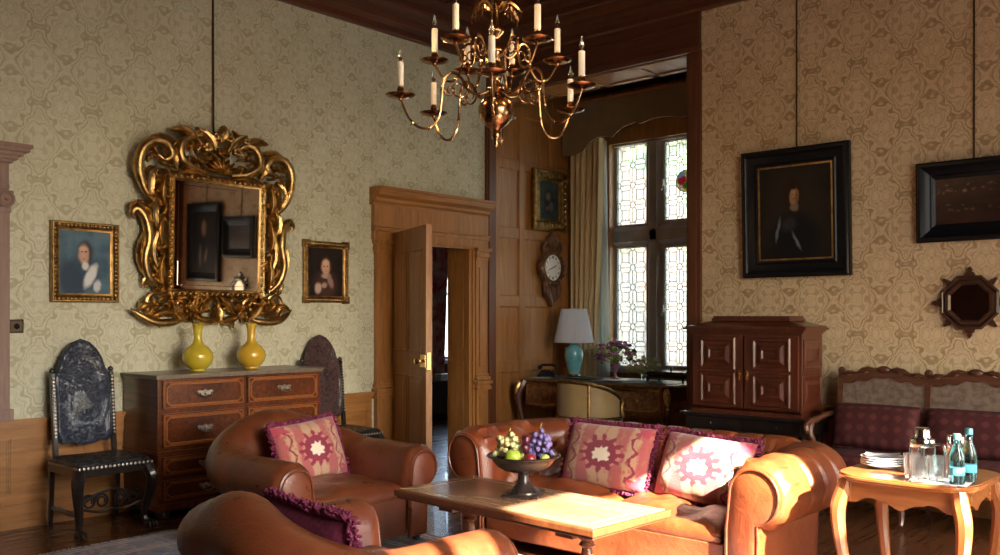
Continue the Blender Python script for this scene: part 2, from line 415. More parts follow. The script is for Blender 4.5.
# bay side wall panelling (clock wall)
g=G(); P=XL
g.box(P,P+.012,7.12,WY,0,3.97)
cols=[(7.12,7.175),(7.50,7.585),(8.07,8.15),(8.42,8.55)]
rails=[(0,.2),(.83,.93),(1.53,1.63),(2.27,2.36),(3.01,3.10),(3.6,3.97)]
for a,b in cols: g.box(P,P+.034,a,b,0,3.97)
for a,b in rails: g.box(P,P+.030,7.12,WY,a,b)
for i in range(len(cols)-1):
    for j in range(len(rails)-1):
        a,b=cols[i][1]+.0,cols[i+1][0]; z0,z1=rails[j][1],rails[j+1][0]
        M=Matrix(((0,-1,0,P+.012),(1,0,0,(a+b)/2),(0,0,1,(z0+z1)/2),(0,0,0,1)))
        g.frame(b-a,z1-z0,[(0,-.018),(-.008,-.016),(-.014,-.006),(-.022,-.004),(-.022,0)],M)
struct(g.build('trim_9',W_OAK,smooth=0))
# dado panelling
def dado(g,a0,a1,place):
    # place(u0,u1,d0,d1,z0,z1): box helper ; u along wall, d depth out of wall
    place(a0,a1,0,.012,0,.72); place(a0,a1,0,.032,0,.15); place(a0,a1,0,.042,.02,.05); place(a0,a1,0,.038,.15,.165)
    place(a0,a1,0,.024,.165,.235); place(a0,a1,0,.024,.60,.68); place(a0,a1,0,.034,.675,.69); place(a0,a1,0,.045,.69,.705); place(a0,a1,0,.06,.705,.725)
    n=max(1,round((a1-a0)/.52)); w=(a1-a0)/n
    for i in range(n+1): c=a0+i*w; place(max(a0,c-.045),min(a1,c+.045),0,.024,.235,.60)
    for i in range(n):
        u0=a0+i*w+.045;u1=a0+(i+1)*w-.045
        for (p,q) in ((0,.012),(.012,.006)):
            d=.020 if p==0 else .016
            place(u0+p,u0+p+.012,0,d,.235+p,.60-p); place(u1-p-.012,u1-p,0,d,.235+p,.60-p); place(u0+p,u1-p,0,d,.235+p,.247+p); place(u0+p,u1-p,0,d,.588-p,.60-p)
g=G(); pl=lambda a,b,d0,d1,z0,z1: g.box(XL+d0,XL+d1,a,b,z0,z1)
dado(g,YF,5.43,pl)
struct(g.build('baseboard_left',W_OAKX,smooth=0))
g=G(); pl=lambda a,b,d0,d1,z0,z1: g.box(a,b,YB-d1,YB-d0,z0,z1)
dado(g,XJ+.13,XR,pl)
struct(g.build('baseboard_back',W_OAK,smooth=0))
# doorway lining (thick wall) + surround
g=G(); g.box(XL-WT,XL+.01,D0-.03,D0+.03,0,DZ); g.box(XL-WT,XL+.01,D1-.03,D1+.03,0,DZ); g.box(XL-WT,XL+.01,D0-.03,D1+.03,DZ-.03,DZ+.03)
for y in (D1-.04,):
    for z0,z1 in ((.25,.95),(1.1,2.0)): g.box(XL-.25,XL-.06,y-.004,y,z0,z1)
struct(g.build('trim_10',W_OAK,smooth=0,bevel=.004))
g=G()
def pilaster(g,y0,y1,ztop=2.12):
    m=(y0+y1)/2;h=(y1-y0)/2
    g.box(XL,XL+.055,y0,y1,0,.66); g.box(XL,XL+.075,y0-.012,y1+.012,0,.17); g.box(XL,XL+.062,y0+.03,y1-.03,.22,.6)
    for z,p,e in ((.66,.085,.022),(.69,.07,.012),(.72,.095,.028),(.76,.075,.016),(.79,.06,.004)): g.box(XL,XL+p,y0-e,y1+e,z,z+.034)
    g.box(XL,XL+.045,y0,y1,.8,ztop-.12); g.box(XL+.03,XL+.055,y0+.045,y1-.045,.9,ztop-.2)
    for z,p,e in ((ztop-.13,.055,.006),(ztop-.095,.07,.014),(ztop-.06,.06,.008),(ztop-.035,.09,.022)): g.box(XL,XL+p,y0-e,y1+e,z,z+.036)
pilaster(g,5.47,5.665); pilaster(g,6.80,6.975)
for y0,y1 in ((5.665,5.70),(6.77,6.80)): g.box(XL,XL+.03,y0,y1,0,2.2)
g.box(XL,XL+.05,5.44,6.985,2.12,2.47); g.box(XL,XL+.065,5.44,6.985,2.2,2.235); g.box(XL,XL+.08,5.44,6.985,2.235,2.25); g.box(XL,XL+.03,5.7,6.78,2.1,2.2)
struct(g.build('trim_11',W_OAK,smooth=0,bevel=.004))
ep=[(0,2.44),(.055,2.44),(.06,2.46),(.085,2.475),(.09,2.50),(.10,2.505),(.14,2.53),(.155,2.56),(.155,2.575),(.17,2.58),(.18,2.60),(0,2.60)]
struct(G().sweep(ep,[(XL,5.42),(XL,5.43),(XL,6.97),(XL,6.975)]).build('trim_12',W_OAKX,smooth=0))
# surround at the far left edge (ionic pilaster and cornice over the dado)
g=G(); g.box(XL,XL+.06,1.98,2.315,.725,2.15); g.box(XL,XL+.075,1.96,2.335,.725,.80); g.box(XL+.05,XL+.068,2.03,2.265,.9,2.05)
g.box(XL,XL+.07,1.98,2.32,2.09,2.13)
for i in range(1,5):
    pass
M=Matrix(((0,0,1,XL+.03),(1,0,0,2.285),(0,1,0,2.18),(0,0,0,1)))
g.lathe([(.055,0),(.055,.06),(.035,.07),(.03,.062),(.012,.062),(.01,.075),(0.001,.076)],n=20,M=M)
g.box(XL,XL+.08,1.98,2.29,2.15,2.21)
g.box(XL,XL+.06,1.95,2.31,2.22,2.42)
for z,p,e in ((2.21,.085,.02),(2.25,.07,.0),(2.42,.08,.02),(2.44,.10,.045),(2.465,.12,.07),(2.49,.15,.10),(2.515,.16,.115)): g.box(XL,XL+p,1.7,2.31+e,z,z+.026)
g.box(XL,XL+.05,1.0,1.98,.725,2.45)
struct(g.build('trim_13',W_PINK,smooth=0,bevel=.003))
# inner dark pier seen in the mirror: panelled chimney breast at the right of the back wall
g=G(); g.box(-.25,XR,YB-.35,YB,0,ZC); 
for a,b in ((-.2,.2),(.3,.7),(.8,1.15)):
    for z0,z1 in ((.2,1.2),(1.35,2.6),(2.75,4.0)): g.box(a,b,YB-.365,YB-.35,z0,z1)
struct(g.build('trim_14',W_DARKZ,smooth=0,bevel=.004))

# ------------------------------------------------------------------ bay window
win=thing('window_1','tall stone mullioned window with patterned leaded lights in the bay','window',(0,0,0)); struct(win)
del win['label']; del win['category']
g=G(); y0,y1=WY+.06,WY+.22
zs=[(WZ0,2.21),(2.44,WZ1)]
lights=[(-5.95,-5.53),(-5.34,-4.93),(-4.74,-4.30)]
def mull(a,b,z0,z1): 
    g.prism([(a,y1-.03),(a,y0+.05),(a+.05,y0),(b-.05,y0),(b,y0+.05),(b,y1-.03),(b-.04,y1),(a+.04,y1)],z0,z1,'z')
mull(WX0-.06,-5.95,WZ0,WZ1); mull(-5.53,-5.34,WZ0,WZ1); mull(-4.93,-4.74,WZ0,WZ1); mull(-4.30,WX1+.06,WZ0,WZ1)
g.prism([(y0,2.26),(y0+.05,2.21),(y1,2.21),(y1,2.44),(y0+.05,2.44),(y0,2.38)],WX0,WX1,'x')
g.box(WX0,WX1,y0,y1,WZ1-.02,WZ1+.05); g.box(WX0-.02,WX1+.02,WY-.06,y1+.1,WZ0-.05,WZ0)
fr=g.build('window_frame',STONE,win,smooth=0)
# casement frames (dark steel/grey) for second lights
for (a,b),(z0,z1) in [(l,z) for l in lights for z in zs]:
    w,h=b-a,z1-z0; cx,cz=(a+b)/2,(z0+z1)/2; yy=WY+.13
    second = abs(cx+5.135)<.1
    g=G(); bw=.035 if second else .014
    g.frame(w,h,[(0,yy-.03),(-bw,yy-.03),(-bw-.006,yy),(-bw,yy+.02),(0,yy+.02),(0,yy-.03)],cx=cx,cz=cz)
    if second: g.box(a+.005,a+.03,yy-.06,yy-.03,cz-.06,cz+.02); g.ell((a+.018,yy-.07,cz-.08),(.012,.012,.03),8,5)
    g.build('casement',STONE if not second else STONE,win,smooth=0)
    # leads: interlocking octagon/rectangle pattern
    g=G(); x0,x1=a+bw,b-bw; q0,q1=z0+bw,z1-bw; W=x1-x0; nrow=max(3,round((q1-q0)/.235)); ph=(q1-q0)/nrow; pw=W/2; lw=.0030
    def seg(p,q):
        d=math.hypot(q[0]-p[0],q[1]-p[1])
        if d<1e-6: return
        nx,nz=-(q[1]-p[1])/d*lw,(q[0]-p[0])/d*lw
        g.prism([(p[0]+nx,p[1]+nz),(q[0]+nx,q[1]+nz),(q[0]-nx,q[1]-nz),(p[0]-nx,p[1]-nz)],yy-.004,yy+.004,'y')
    for i in range(nrow+1):
        for j in range(3):   # small diamonds / octagon nodes
            X=x0+j*pw; Zz=q0+i*ph; k=.032
            pts=[(X-k,Zz-k*.4),(X-k*.4,Zz-k),(X+k*.4,Zz-k),(X+k,Zz-k*.4),(X+k,Zz+k*.4),(X+k*.4,Zz+k),(X-k*.4,Zz+k),(X-k,Zz+k*.4)]
            cl=lambda p:(min(max(p[0],x0),x1),min(max(p[1],q0),q1))
            for e in range(8): seg(cl(pts[e]),cl(pts[(e+1)%8]))
    for i in range(nrow+1):
        Zz=q0+i*ph
        for j in range(2): seg((x0+j*pw+.032,Zz),(x0+(j+1)*pw-.032,Zz))
    for i in range(nrow):
        Zz=q0+i*ph
        for j in range(3): seg((x0+j*pw,Zz+.032),(x0+j*pw,Zz+ph-.032))
        for j in range(2):
            X=x0+(j+.5)*pw; c=Zz+ph/2; aa,bb=pw*.24,ph*.24
            o=[(X-aa,c-bb),(X+aa,c-bb),(X+aa,c+bb),(X-aa,c+bb)]
            for e in range(4): seg(o[e],o[(e+1)%4])
            for (sx,sz) in ((-1,-1),(1,-1),(1,1),(-1,1)): seg((X+sx*aa,c+sz*bb),(X+sx*(pw/2-.02),c+sz*(ph/2-.02)))
    g.build('lead_cames',LEAD,win,smooth=0)
    G().box(a,b,yy-.0015,yy+.0015,z0,z1).build('glass_pane',PANE,win,smooth=0)
# stained roundel hanging in second upper light
n=N('stained_glass_posy'); gc=n.sep(n.coord('Generated')); nz=n.vor(n.coord('Object'),28,out='Color')
c=n.mix(.55,(.75,.72,.30),nz); c=n.mix(ell_mask(n,gc[0],gc[2],.32,.55,.26,.24,0,.2),c,(.50,.05,.08)); c=n.mix(ell_mask(n,gc[0],gc[2],.62,.30,.3,.16,.3,.3),c,(.10,.32,.04)); c=n.mix(ell_mask(n,gc[0],gc[2],.25,.8,.2,.12,.3,.3),c,(.30,.36,.55)); c=n.mix(ell_mask(n,gc[0],gc[2],.7,.65,.18,.2,0,.3),c,(.9,.45,.35))
n.set(c,.15,0,Transmission_Weight=.35); t=n.t
tl=n.n('ShaderNodeBsdfTranslucent'); n.put(tl.inputs[0],c); ad=n.n('ShaderNodeMixShader'); ad.inputs[0].default_value=.6
t.links.new(n.b.outputs[0],ad.inputs[1]); t.links.new(tl.outputs[0],ad.inputs[2]); t.links.new(ad.outputs[0],n.out.inputs[0])
r=thing('stained_glass_roundel','small round stained glass panel with red flower hung in the upper window light','ornament',(-5.0,WY+.02,2.865))
M=Matrix.Rotation(PI/2,4,'X')
G().lathe([(.113,-.003),(.113,.003)],n=32,M=M).build('painted_glass',n.mat,r,smooth=0)
ring=[(.115*math.cos(a),0,.115*math.sin(a)) for a in [2*PI*i/32 for i in range(32)]]
G().tube(ring,.005,6,closed=True,flat=(0,1,0)).build('rim',LEAD,r)
G().tube([(0,0,.115),(0,0,.45)],.0015,5).build('hanging_wire',LEAD,r)

# outside: garden
def gravel():
    n=N('bright_gravel'); n.set(n.mix(n.rng(n.noise(n.pos(),6,4),.3,.7),(.34,.33,.31),(.42,.41,.39)),.9); return n.mat
struct(G().box(-40,30,WY+.4,70,-.7,-.6).build('ground',gravel(),smooth=0))
LEAFM=varied('tree_foliage',(.10,.20,.05),(.28,.38,.14),.7,0,1.6,.5,8,.1)
BARK=varied('tree_bark',(.12,.09,.06),(.2,.15,.1),.9,0,4,.5,12,.03)
def tree(x,y,h,r,seed,label):
    q=random.Random(seed); t=thing('garden_tree',label,'tree',(x,y,-.6),group=None)
    g=G(); g.tube(bez([(0,0,0),(.1,0,h*.3),(-.05,.1,h*.6)],5),[.22-.01*i for i in range(11)],8); g.build('trunk',BARK,t)
    g=G()
    for i in range(26):
        a=q.random()*2*PI; rr=r*q.random()**.6; z=h*(.30+.68*q.random()); s=r*(.30+.25*q.random())*(1.2-.6*z/h)
        c=Vector((rr*math.cos(a)*(1.15-z/h*.6),rr*math.sin(a)*(1.15-z/h*.6),z))
        def f(u,v,c=c,s=s,i=i):
            th=2*PI*u;ph=PI*v; d=Vector((math.sin(ph)*math.cos(th),math.sin(ph)*math.sin(th),math.cos(ph)))
            k=1+.28*noise.noise(d*2.5+Vector((i,seed,0)))+.18*noise.noise(d*7+Vector((i,0,seed)))
            return c+d*(s*k)
        g.grid(f,18,12,cu=True)
    g.build('foliage',LEAFM,t,smooth=60); return t
tree(-14.0,24,8.5,2.3,1,'leafy green garden tree seen through the lights beside the curtain')
tree(-9.0,29,9.5,2.4,2,'tall green garden tree seen through the upper lights either side of the mullion')
tree(-5.6,21,7.5,2.0,3,'bushy green garden tree seen through the lights nearest the right jamb')
tree(-21.5,31,9.0,2.6,4,'distant green garden tree standing beyond the curtain edge')

# ------------------------------------------------------------------ room beyond the door
PXW=-9.3
g=G(); wy0,wy1,wz0,wz1=8.85,10.6,.80,2.7
g.box(PXW-.3,PXW,3,wy0,0,3.2); g.box(PXW-.3,PXW,wy1,11,0,3.2); g.box(PXW-.3,PXW,wy0,wy1,0,wz0); g.box(PXW-.3,PXW,wy0,wy1,wz1,3.2)
g.box(PXW-.3,XL-WT,2.9,3,0,3.2); g.box(PXW-.3,XL-WT,11.0,11.1,0,3.2); g.box(XL-WT,XL-.02,WY+.25,11.1,-.1,3.3)
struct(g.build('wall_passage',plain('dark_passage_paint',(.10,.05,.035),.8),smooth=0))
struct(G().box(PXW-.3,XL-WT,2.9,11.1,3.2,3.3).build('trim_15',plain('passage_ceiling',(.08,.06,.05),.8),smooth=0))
g=G()
for y in (wy0+.02,(wy0+wy1)/2,wy1-.02): g.box(PXW-.12,PXW-.05,y-.02,y+.02,wz0,wz1)
for z in (wz0+.02,1.75,wz1-.02): g.box(PXW-.12,PXW-.05,wy0,wy1,z-.02,z+.02)
g.box(PXW-.15,PXW+.08,wy0-.05,wy1+.05,wz0-.05,wz0)
w9=struct(g.build('window_7',plain('white_window_paint',(.6,.62,.65),.5),smooth=0))
# ------------------------------------------------------------------ upholstery
def arcpath(wi,dep,rc,nst=26,ncor=14,nback=44):
    """inner face path, local coords: front at y=0 (facing -y), back at y=dep. returns [(p,n,s)]"""
    pts=[]
    for i in range(nst): pts.append(((-wi,(dep-rc)*i/nst),(-1,0)))
    for i in range(ncor):
        a=PI-PI/2*i/ncor; pts.append(((-wi+rc+rc*math.cos(a),dep-rc+rc*math.sin(a)),(math.cos(a),math.sin(a))))
    for i in range(nback+1): pts.append(((-wi+rc+(2*(wi-rc))*i/nback,dep),(0,1)))
    for i in range(1,ncor+1):
        a=PI/2-PI/2*i/ncor; pts.append(((wi-rc+rc*math.cos(a),dep-rc+rc*math.sin(a)),(math.cos(a),math.sin(a))))
    for i in range(1,nst+1): pts.append(((wi,(dep-rc)*(1-i/nst)),(1,0)))
    out=[];s=0;pp=None
    for p,n in pts:
        if pp: s+=math.hypot(p[0]-pp[0],p[1]-pp[1])
        out.append((p,n,s)); pp=p
    return out
def profile(H,r,zin,zbot,na=20,ni=9,lean=.02,swp=262):
    """[(n,z,nn,nz,t)] inner face, roll, outer panel"""
    pr=[]
    for i in range(ni):
        z=lerp(zin,H-r,i/ni); pr.append((lean*(1-i/ni)*-1,z,-1,0))
    for i in range(na+1):
        a=math.radians(180-swp*i/na); pr.append((r+r*math.cos(a),H-r+r*math.sin(a),math.cos(a),math.sin(a)))
    ex,ez=pr[-1][0],pr[-1][1]
    for i in range(1,7):
        t=i/6; pr.append((lerp(ex,ex-.01,t),lerp(ez-.005,zbot,t),1,0))
    out=[];t=0;pp=None
    for q in pr:
        if pp: t+=math.hypot(q[0]-pp[0],q[1]-pp[1])
        out.append(q+(t,)); pp=q
    return out
def shell(path,Hf,r,zin,zbot,disp,rf=None):
    g=G(); rows=[]; L=path[-1][2]
    for (p,n,s) in path:
        rr=rf(s) if rf else r
        pr=profile(Hf(s),rr,zin,zbot); row=[]
        for j,(o,z,nn,nz,t) in enumerate(pr):
            d=disp(s,t,j,L); o2=o+nn*d; z2=z+nz*d
            row.append((p[0]+n[0]*o2,p[1]+n[1]*o2,z2))
        rows.append(row)
    k=len(rows[0]); vs=[q for r_ in rows for q in r_]; fs=[]
    for i in range(len(rows)-1):
        for j in range(k-1): fs.append((i*k+j,(i+1)*k+j,(i+1)*k+j+1,i*k+j+1))
    g.add(vs,fs); return g,rows
def arm_front(rows_end,ydir_out,nrm,bulge=.02,mat=None,parent=None,pipemat=None,cx=0,name='arm_front'):
    """closing scroll panel in front of an arm, made from the end profile row"""
    P=[Vector(q) for q in rows_end]; 
    c=Vector((sum(p.x for p in P)/len(P),P[0].y,sum(p.z for p in P)/len(P)))
    zb=min(p.z for p in P); poly=P+[]
    if P[0].z>zb+.02: poly=[Vector((P[0].x,P[0].y,zb))]+P
    g=G(); n=len(poly); vs=[];fs=[]
    rings=[(1.0,0),(.985,-.012),(.9,-.018),(.86,-.012),(.80,-.016),(.45,-.024),(0.02,-.027)]
    roll=Vector((0,0,0))
    for (k,d) in rings:
        for p in poly:
            # shrink toward the arm's medial line
            m=Vector((c.x,p.y, min(max(p.z,zb+.10),max(q.z for q in poly)-.13)))
            q=m+(p-m)*k; vs.append((q.x,q.y+d,q.z))
    for a in range(len(rings)-1):
        for i in range(n):
            i2=(i+1)%n; fs.append((a*n+i,a*n+i2,(a+1)*n+i2,(a+1)*n+i))
    fs.append(tuple((len(rings)-1)*n+i for i in range(n)))
    g.add(vs,fs); o=g.build(name,mat,parent,smooth=50)
    # piping following the profile
    g=G(); pts=[]
    for p in poly:
        m=Vector((c.x,p.y,min(max(p.z,zb+.10),max(q.z for q in poly)-.13))); q=m+(p-m)*.88; pts.append((q.x,q.y-.02,q.z))
    g.tube(pts,.006,6,flat=(0,1,0)); g.build('piping',pipemat,o)
    return o
def softbox(g,w,d,h,c=(0,0,0),e=.28,n=40,m=16,puff=0,seed=0,M=None):
    vs=[];fs=[];sg=lambda v,e: math.copysign(abs(v)**e,v)
    for i in range(m+1):
        ph=-PI/2+PI*i/m
        for j in range(n):
            th=2*PI*j/n
            X=sg(math.cos(ph),e)*sg(math.cos(th),e);Y=sg(math.cos(ph),e)*sg(math.sin(th),e);Z=sg(math.sin(ph),.6)
            z=Z*h/2*(1+puff*(1-X*X)*(1-Y*Y)) + .006*noise.noise(Vector((X*2+seed,Y*2,Z)))
            vs.append((c[0]+X*w/2,c[1]+Y*d/2,c[2]+z))
    for i in range(m):
        for j in range(n): j2=(j+1)%n; fs.append((i*n+j,i*n+j2,(i+1)*n+j2,(i+1)*n+j))
    return g.add(vs,fs,M)
def cushsheet(g,w,d,h,c,seed=0,N_=24,crease=.006):
    # square seat cushion with crowned top
    for sgn in (1,-1):
        def f(u,v):
            a=2*u-1;b=2*v-1
            ed=(max(0,1-abs(a)**9)*max(0,1-abs(b)**9))**.5
            cr=crease*noise.noise(Vector((a*2.2+seed,b*2.6,seed*.7)))*2+crease*.7*noise.noise(Vector((a*6+seed,b*5,seed)))
            return (c[0]+a*w/2,c[1]+b*d/2,c[2]+sgn*(h*.36*ed+h*.14*(1-a*a)*(1-b*b)+ (cr if sgn>0 else 0)*ed))
        g.grid(f,N_,N_)
    return g

# ---- chesterfield sofa
sofa=thing('chesterfield_sofa','long tan leather buttoned chesterfield sofa with rolled arms behind the coffee table','sofa',(-2.99,4.11,0))
W_,D_,r_=2.30,1.08,.172; wi=W_/2-2*r_; path=arcpath(wi,D_-2*r_,.10)
Ltot=path[-1][2]
sp=.165
def tuft(s,t,j,L):
    arm=min(s,L-s)
    # pleats at the arm fronts
    d=0
    if arm<.16:
        k=1-arm/.16; d+=-.028*max(0,(k-.55)/.45)**2+.017*math.sin(PI*arm/.16)*math.sin(t*70)*(1 if 9<j<29 else .0)
    m=max(0,min(1,(arm-.10)/.1))
    if j>29: return d*0
    fade=1 if j<20 else max(0,1-(j-20)/6)
    a=(s-L/2)/sp; b=(t)/.155
    q=abs(math.sin(PI*(a+b)/2))*abs(math.sin(PI*(a-b)/2))
    top=max(0,min(1,(j-13)/4)); d+=m*fade*(1-top)*(.060*(q**.4)-.040)
    ch=abs((a%1)-.5); d+=m*fade*top*(-.030*math.exp(-ch*ch/.006)+.005)
    return d
path2=arcpath(wi,D_-2*r_,.10,60,30,190)
g,rows=shell(path2,lambda s:.71,r_,.36,.07,tuft)
g.build('back_and_arms',LEATHER,sofa,smooth=60)
# buttons sit in the tufts
bt=None; L2=path2[-1][2]
pr=profile(.71,r_,.36,.07)
for i in range(-12,13):
    for jb in range(0,4):
        if (i+jb)%2: continue
        s=L2/2+i*sp; t=jb*.155
        if s<.2 or s>L2-.2: continue
        k=min(range(len(path2)),key=lambda q:abs(path2[q][2]-s)); p,n,_=path2[k]
        kk=min(range(len(pr)),key=lambda q:abs(pr[q][4]-t)); o,z,nn,nz,_=pr[kk]
        if kk>19: continue
        o2=o-nn*.024; z2=z-nz*.024
        if bt is None: bt=G().ell((0,0,0),(.013,.013,.013),8,6).build('button',LEATHER,sofa); ob=bt
        else: ob=bt.copy(); COL.objects.link(ob); ob.parent=sofa
        ob.location=(p[0]+n[0]*o2,p[1]+n[1]*o2,z2)
arm_front(rows[0],0,0,mat=LEATHER,parent=sofa,pipemat=LEATHER2)
arm_front(rows[-1],0,0,mat=LEATHER,parent=sofa,pipemat=LEATHER2)
g=G(); g.box(-wi-.02,wi+.02,.02,D_-.2,.07,.27); g.box(-wi,wi,.005,.03,.07,.275); g.build('seat_base',LEATHER,sofa,bevel=.01)
for x in (-.395,.395):
    g=G(); cushsheet(g,.80,.74,.20,(x,.365,.30),seed=x*9,crease=.02,N_=34); g.build('seat_cushion',LEATHER,sofa,smooth=70)
for x in (-.98,.98):
    for y in (.10,.93): G().lathe([(.028,0),(.034,.02),(.03,.04),(.038,.07)],c=(x,y,0),n=14).build('bun_foot',W_EBON,sofa)

# ---- leather club armchairs
def armchair(label,loc,rz,armz=.61,backz=.79,W_=1.22,D_=1.03,r=.135):
    t=thing('club_armchair',label,'armchair',loc,rz,'leather club armchairs')
    wi=W_/2-2*r; path=arcpath(wi,D_-2*r,.20,40,24,40); L=path[-1][2]; arml=(D_-2*r-.2)
    def H(s):
        a=min(s,L-s); k=max(0,min(1,(a-arml*.92)/(.46))); k=k*k*(3-2*k); return armz+(backz-armz)*k
    def disp(s,t_,j,L):
        a=min(s,L-s); d=0
        if a<.10:
            k=1-a/.10; d=-.024*max(0,(k-.5)/.5)**2+(.006*math.sin(PI*a/.10)*math.sin(t_*110) if 9<j<29 else 0)
        d+=.006*noise.noise(Vector((s*4,t_*4,loc[0])))
        return d if j<30 else 0
    g,rows=shell(path,H,r,.33,.05,disp)
    g.build('back_and_arms',LEATHER2,t,smooth=60)
    arm_front(rows[0],0,0,mat=LEATHER2,parent=t,pipemat=LEATHER2); arm_front(rows[-1],0,0,mat=LEATHER2,parent=t,pipemat=LEATHER2)
    g=G(); g.box(-wi-.02,wi+.02,.015,D_-.2,.06,.30); 
    g.build('seat_base',LEATHER2,t,bevel=.012)
    g=G(); cushsheet(g,2*wi+.03,D_-2*r-.02,.2,(0,(D_-2*r)/2-.01,.315),seed=loc[0],crease=.010); g.build('seat_cushion',LEATHER2,t,smooth=70)
    for x in (-W_/2+.12,W_/2-.12):
        for y in (.08,D_-.12): G().lathe([(.018,0),(.026,.01),(.022,.03),(.034,.065)],c=(x,y,0),n=12).build('foot',W_EBON,t)
    return t
armchair('tan leather club armchair in front of the chest of drawers with a square patterned cushion',(-4.11,3.41,.014),PI/2,.60,.80,1.22,1.03)
armchair('brown leather club armchair nearest the viewer, seen from behind its back',(-2.83,2.68,.014),PI-.06,.565,.76,1.16,1.0)

# ---- throw cushions
def cushion_mat(name,seed):
    n=N(name); o=n.sep(n.coord('Generated')); nz=n.noise(n.coord('Object'),14,3,.6); nz2=n.noise(n.mapv(n.coord('Object'),(1,1,1),(0,0,0),(3+seed,1,2)),14,3,.6)
    sc=lambda x,m: n.M('ADD',n.M('MULTIPLY',n.M('SUBTRACT',x,.5),2),n.M('MULTIPLY',n.M('SUBTRACT',m,.5),.24))
    u=sc(o[0],nz); v=sc(o[2],nz2); u15=n.M('MULTIPLY',u,1.12)
    cream=(.40,.25,.16); pink=(.33,.085,.085); mag=(.19,.015,.04); deep=(.13,.008,.035)
    st=n.M('SINE',n.M('MULTIPLY',n.M('ABSOLUTE',u),12.0)); col=n.mix(n.rng(st,-.2,.5),pink,cream)
    vine=n.M('ABSOLUTE',n.M('SUBTRACT',n.M('ABSOLUTE',u),n.M('ADD',.68,n.M('MULTIPLY',n.M('SINE',n.M('MULTIPLY',v,11)),.07)))); col=n.mix(n.rng(vine,.045,.02),col,mag)
    fl=n.vor(n.mapv(n.coord('Object'),(1,0,1)),24); col=n.mix(n.M('MULTIPLY',n.rng(fl,.38,.22),.7),col,(.32,.07,.06)); col=n.mix(n.M('MULTIPLY',n.rng(nz,.55,.62),.35),col,(.30,.22,.09))
    r=n.M('SQRT',n.M('ADD',n.M('MULTIPLY',u15,u15),n.M('MULTIPLY',v,v))); th=n.M('ARCTAN2',v,u15)
    pet=n.M('ADD',.52,n.M('MULTIPLY',n.M('COSINE',n.M('MULTIPLY',th,12)),.085)); 
    col=n.mix(n.rng(n.M('SUBTRACT',pet,r),-.02,.03),col,mag)
    gap=n.rng(n.M('ABSOLUTE',n.M('SUBTRACT',r,.37)),.035,.015); gp=n.rng(n.M('COSINE',n.M('MULTIPLY',th,12)),.2,-.2); col=n.mix(n.M('MULTIPLY',gp,n.rng(n.M('ABSOLUTE',n.M('SUBTRACT',r,.46)),.05,.03)),col,(.45,.18,.15))
    col=n.mix(n.rng(n.M('SUBTRACT',n.M('ADD',.22,n.M('MULTIPLY',n.M('COSINE',n.M('MULTIPLY',th,8)),.03)),r),-.02,.02),col,(.70,.62,.50))
    cx=n.M('SUBTRACT',n.M('ABSOLUTE',u),.82); cy=n.M('SUBTRACT',n.M('ABSOLUTE',v),.80); rc=n.M('SQRT',n.M('ADD',n.M('MULTIPLY',cx,cx),n.M('MULTIPLY',cy,cy))); tc=n.M('ARCTAN2',cy,cx)
    col=n.mix(n.rng(n.M('SUBTRACT',n.M('ADD',.17,n.M('MULTIPLY',n.M('COSINE',n.M('MULTIPLY',tc,5)),.06)),rc),-.02,.02),col,(.33,.04,.07))
    n.set(col,.9,0,Sheen_Weight=.3); n.bump(n.M('ADD',n.noise(n.coord('Object'),150,2),n.M('MULTIPLY',nz,.8)),.5,.006); return n.mat
FRINGE=varied('purple_fringe',(.09,.008,.032),(.19,.022,.07),.95,0,60,.3,90)
def pillow(label,loc,rz,tilt,w,h,th,mat,fringe=True,group=None,cat='cushion',name='throw_cushion',fr=.028,dens=1.0,roll=0,seed=1,back=False):
    if back: mat=[mat,FRINGE]
    t=thing(name,label,cat,loc,rz,group)
    B=Ry(roll) @ Rx(-tilt)@T(0,0,h/2)
    # parts carry the tilt in their mesh; keep pattern coordinates straight by using a rotated child
    def edge(u,v,sgn):
        a=2*u-1;b=2*v-1; e=(max(0,1-abs(a)**3.2)*max(0,1-abs(b)**3.2))**.55
        x=a*w/2*(1-.045*(1-b*b)*-0 -.05*(b*b)*0-.04*(1-b*b)*abs(a)**8); z=b*h/2*(1-.05*(1-a*a)*abs(b)**8)
        return (x,sgn*(th/2*e)+.006*noise.noise(Vector((a*3+seed,b*3,sgn)))*e,z)
    g=G(); g.grid(lambda u,v:edge(u,v,-1),26,26); g.mi=1 if back else 0; g.grid(lambda u,v:edge(u,v,1),26,26)
    cv=g.build('cushion_cover',mat,t,smooth=70,fix=not back); cv.matrix_local=B
    if fringe:
        g=G(); q=random.Random(seed); per=[]
        for i in range(4):
            for k in range(int(70*dens*((w if i%2==0 else h)/.5))):
                per.append((i,k/(70*dens*((w if i%2==0 else h)/.5))))
        for rep in range(2):
            for (i,k) in per:
                a,b={0:(-1+2*k,-1),1:(1,-1+2*k),2:(1-2*k,1),3:(-1,1-2*k)}[i]
                e=edge((a+1)/2,(b+1)/2,1); out=Vector({0:(0,0,-1),1:(1,0,0),2:(0,0,1),3:(-1,0,0)}[i])
                L=fr*(.7+.6*q.random()); dr=(out+Vector((q.uniform(-.5,.5),q.uniform(-.7,.7),q.uniform(-.5,.5)))).normalized()
                p=Vector((e[0],q.uniform(-.006,.006),e[2]))-out*.006
                g.tube([p,p+dr*L*.6,p+dr*L+Vector((q.uniform(-.004,.004),)*3)],[.0065,.0075,.004],5)
        f=g.build('fringe',FRINGE,t,smooth=60,fix=False); f.matrix_local=B
    return t
CM1=cushion_mat('woven_medallion_fabric',0)
pillow('square medallion cushion with purple fringe standing in the club armchair by the chest of drawers',(-4.62,3.47,.385),PI/2+.10,.34,.53,.39,.15,CM1,roll=-.06,seed=2)
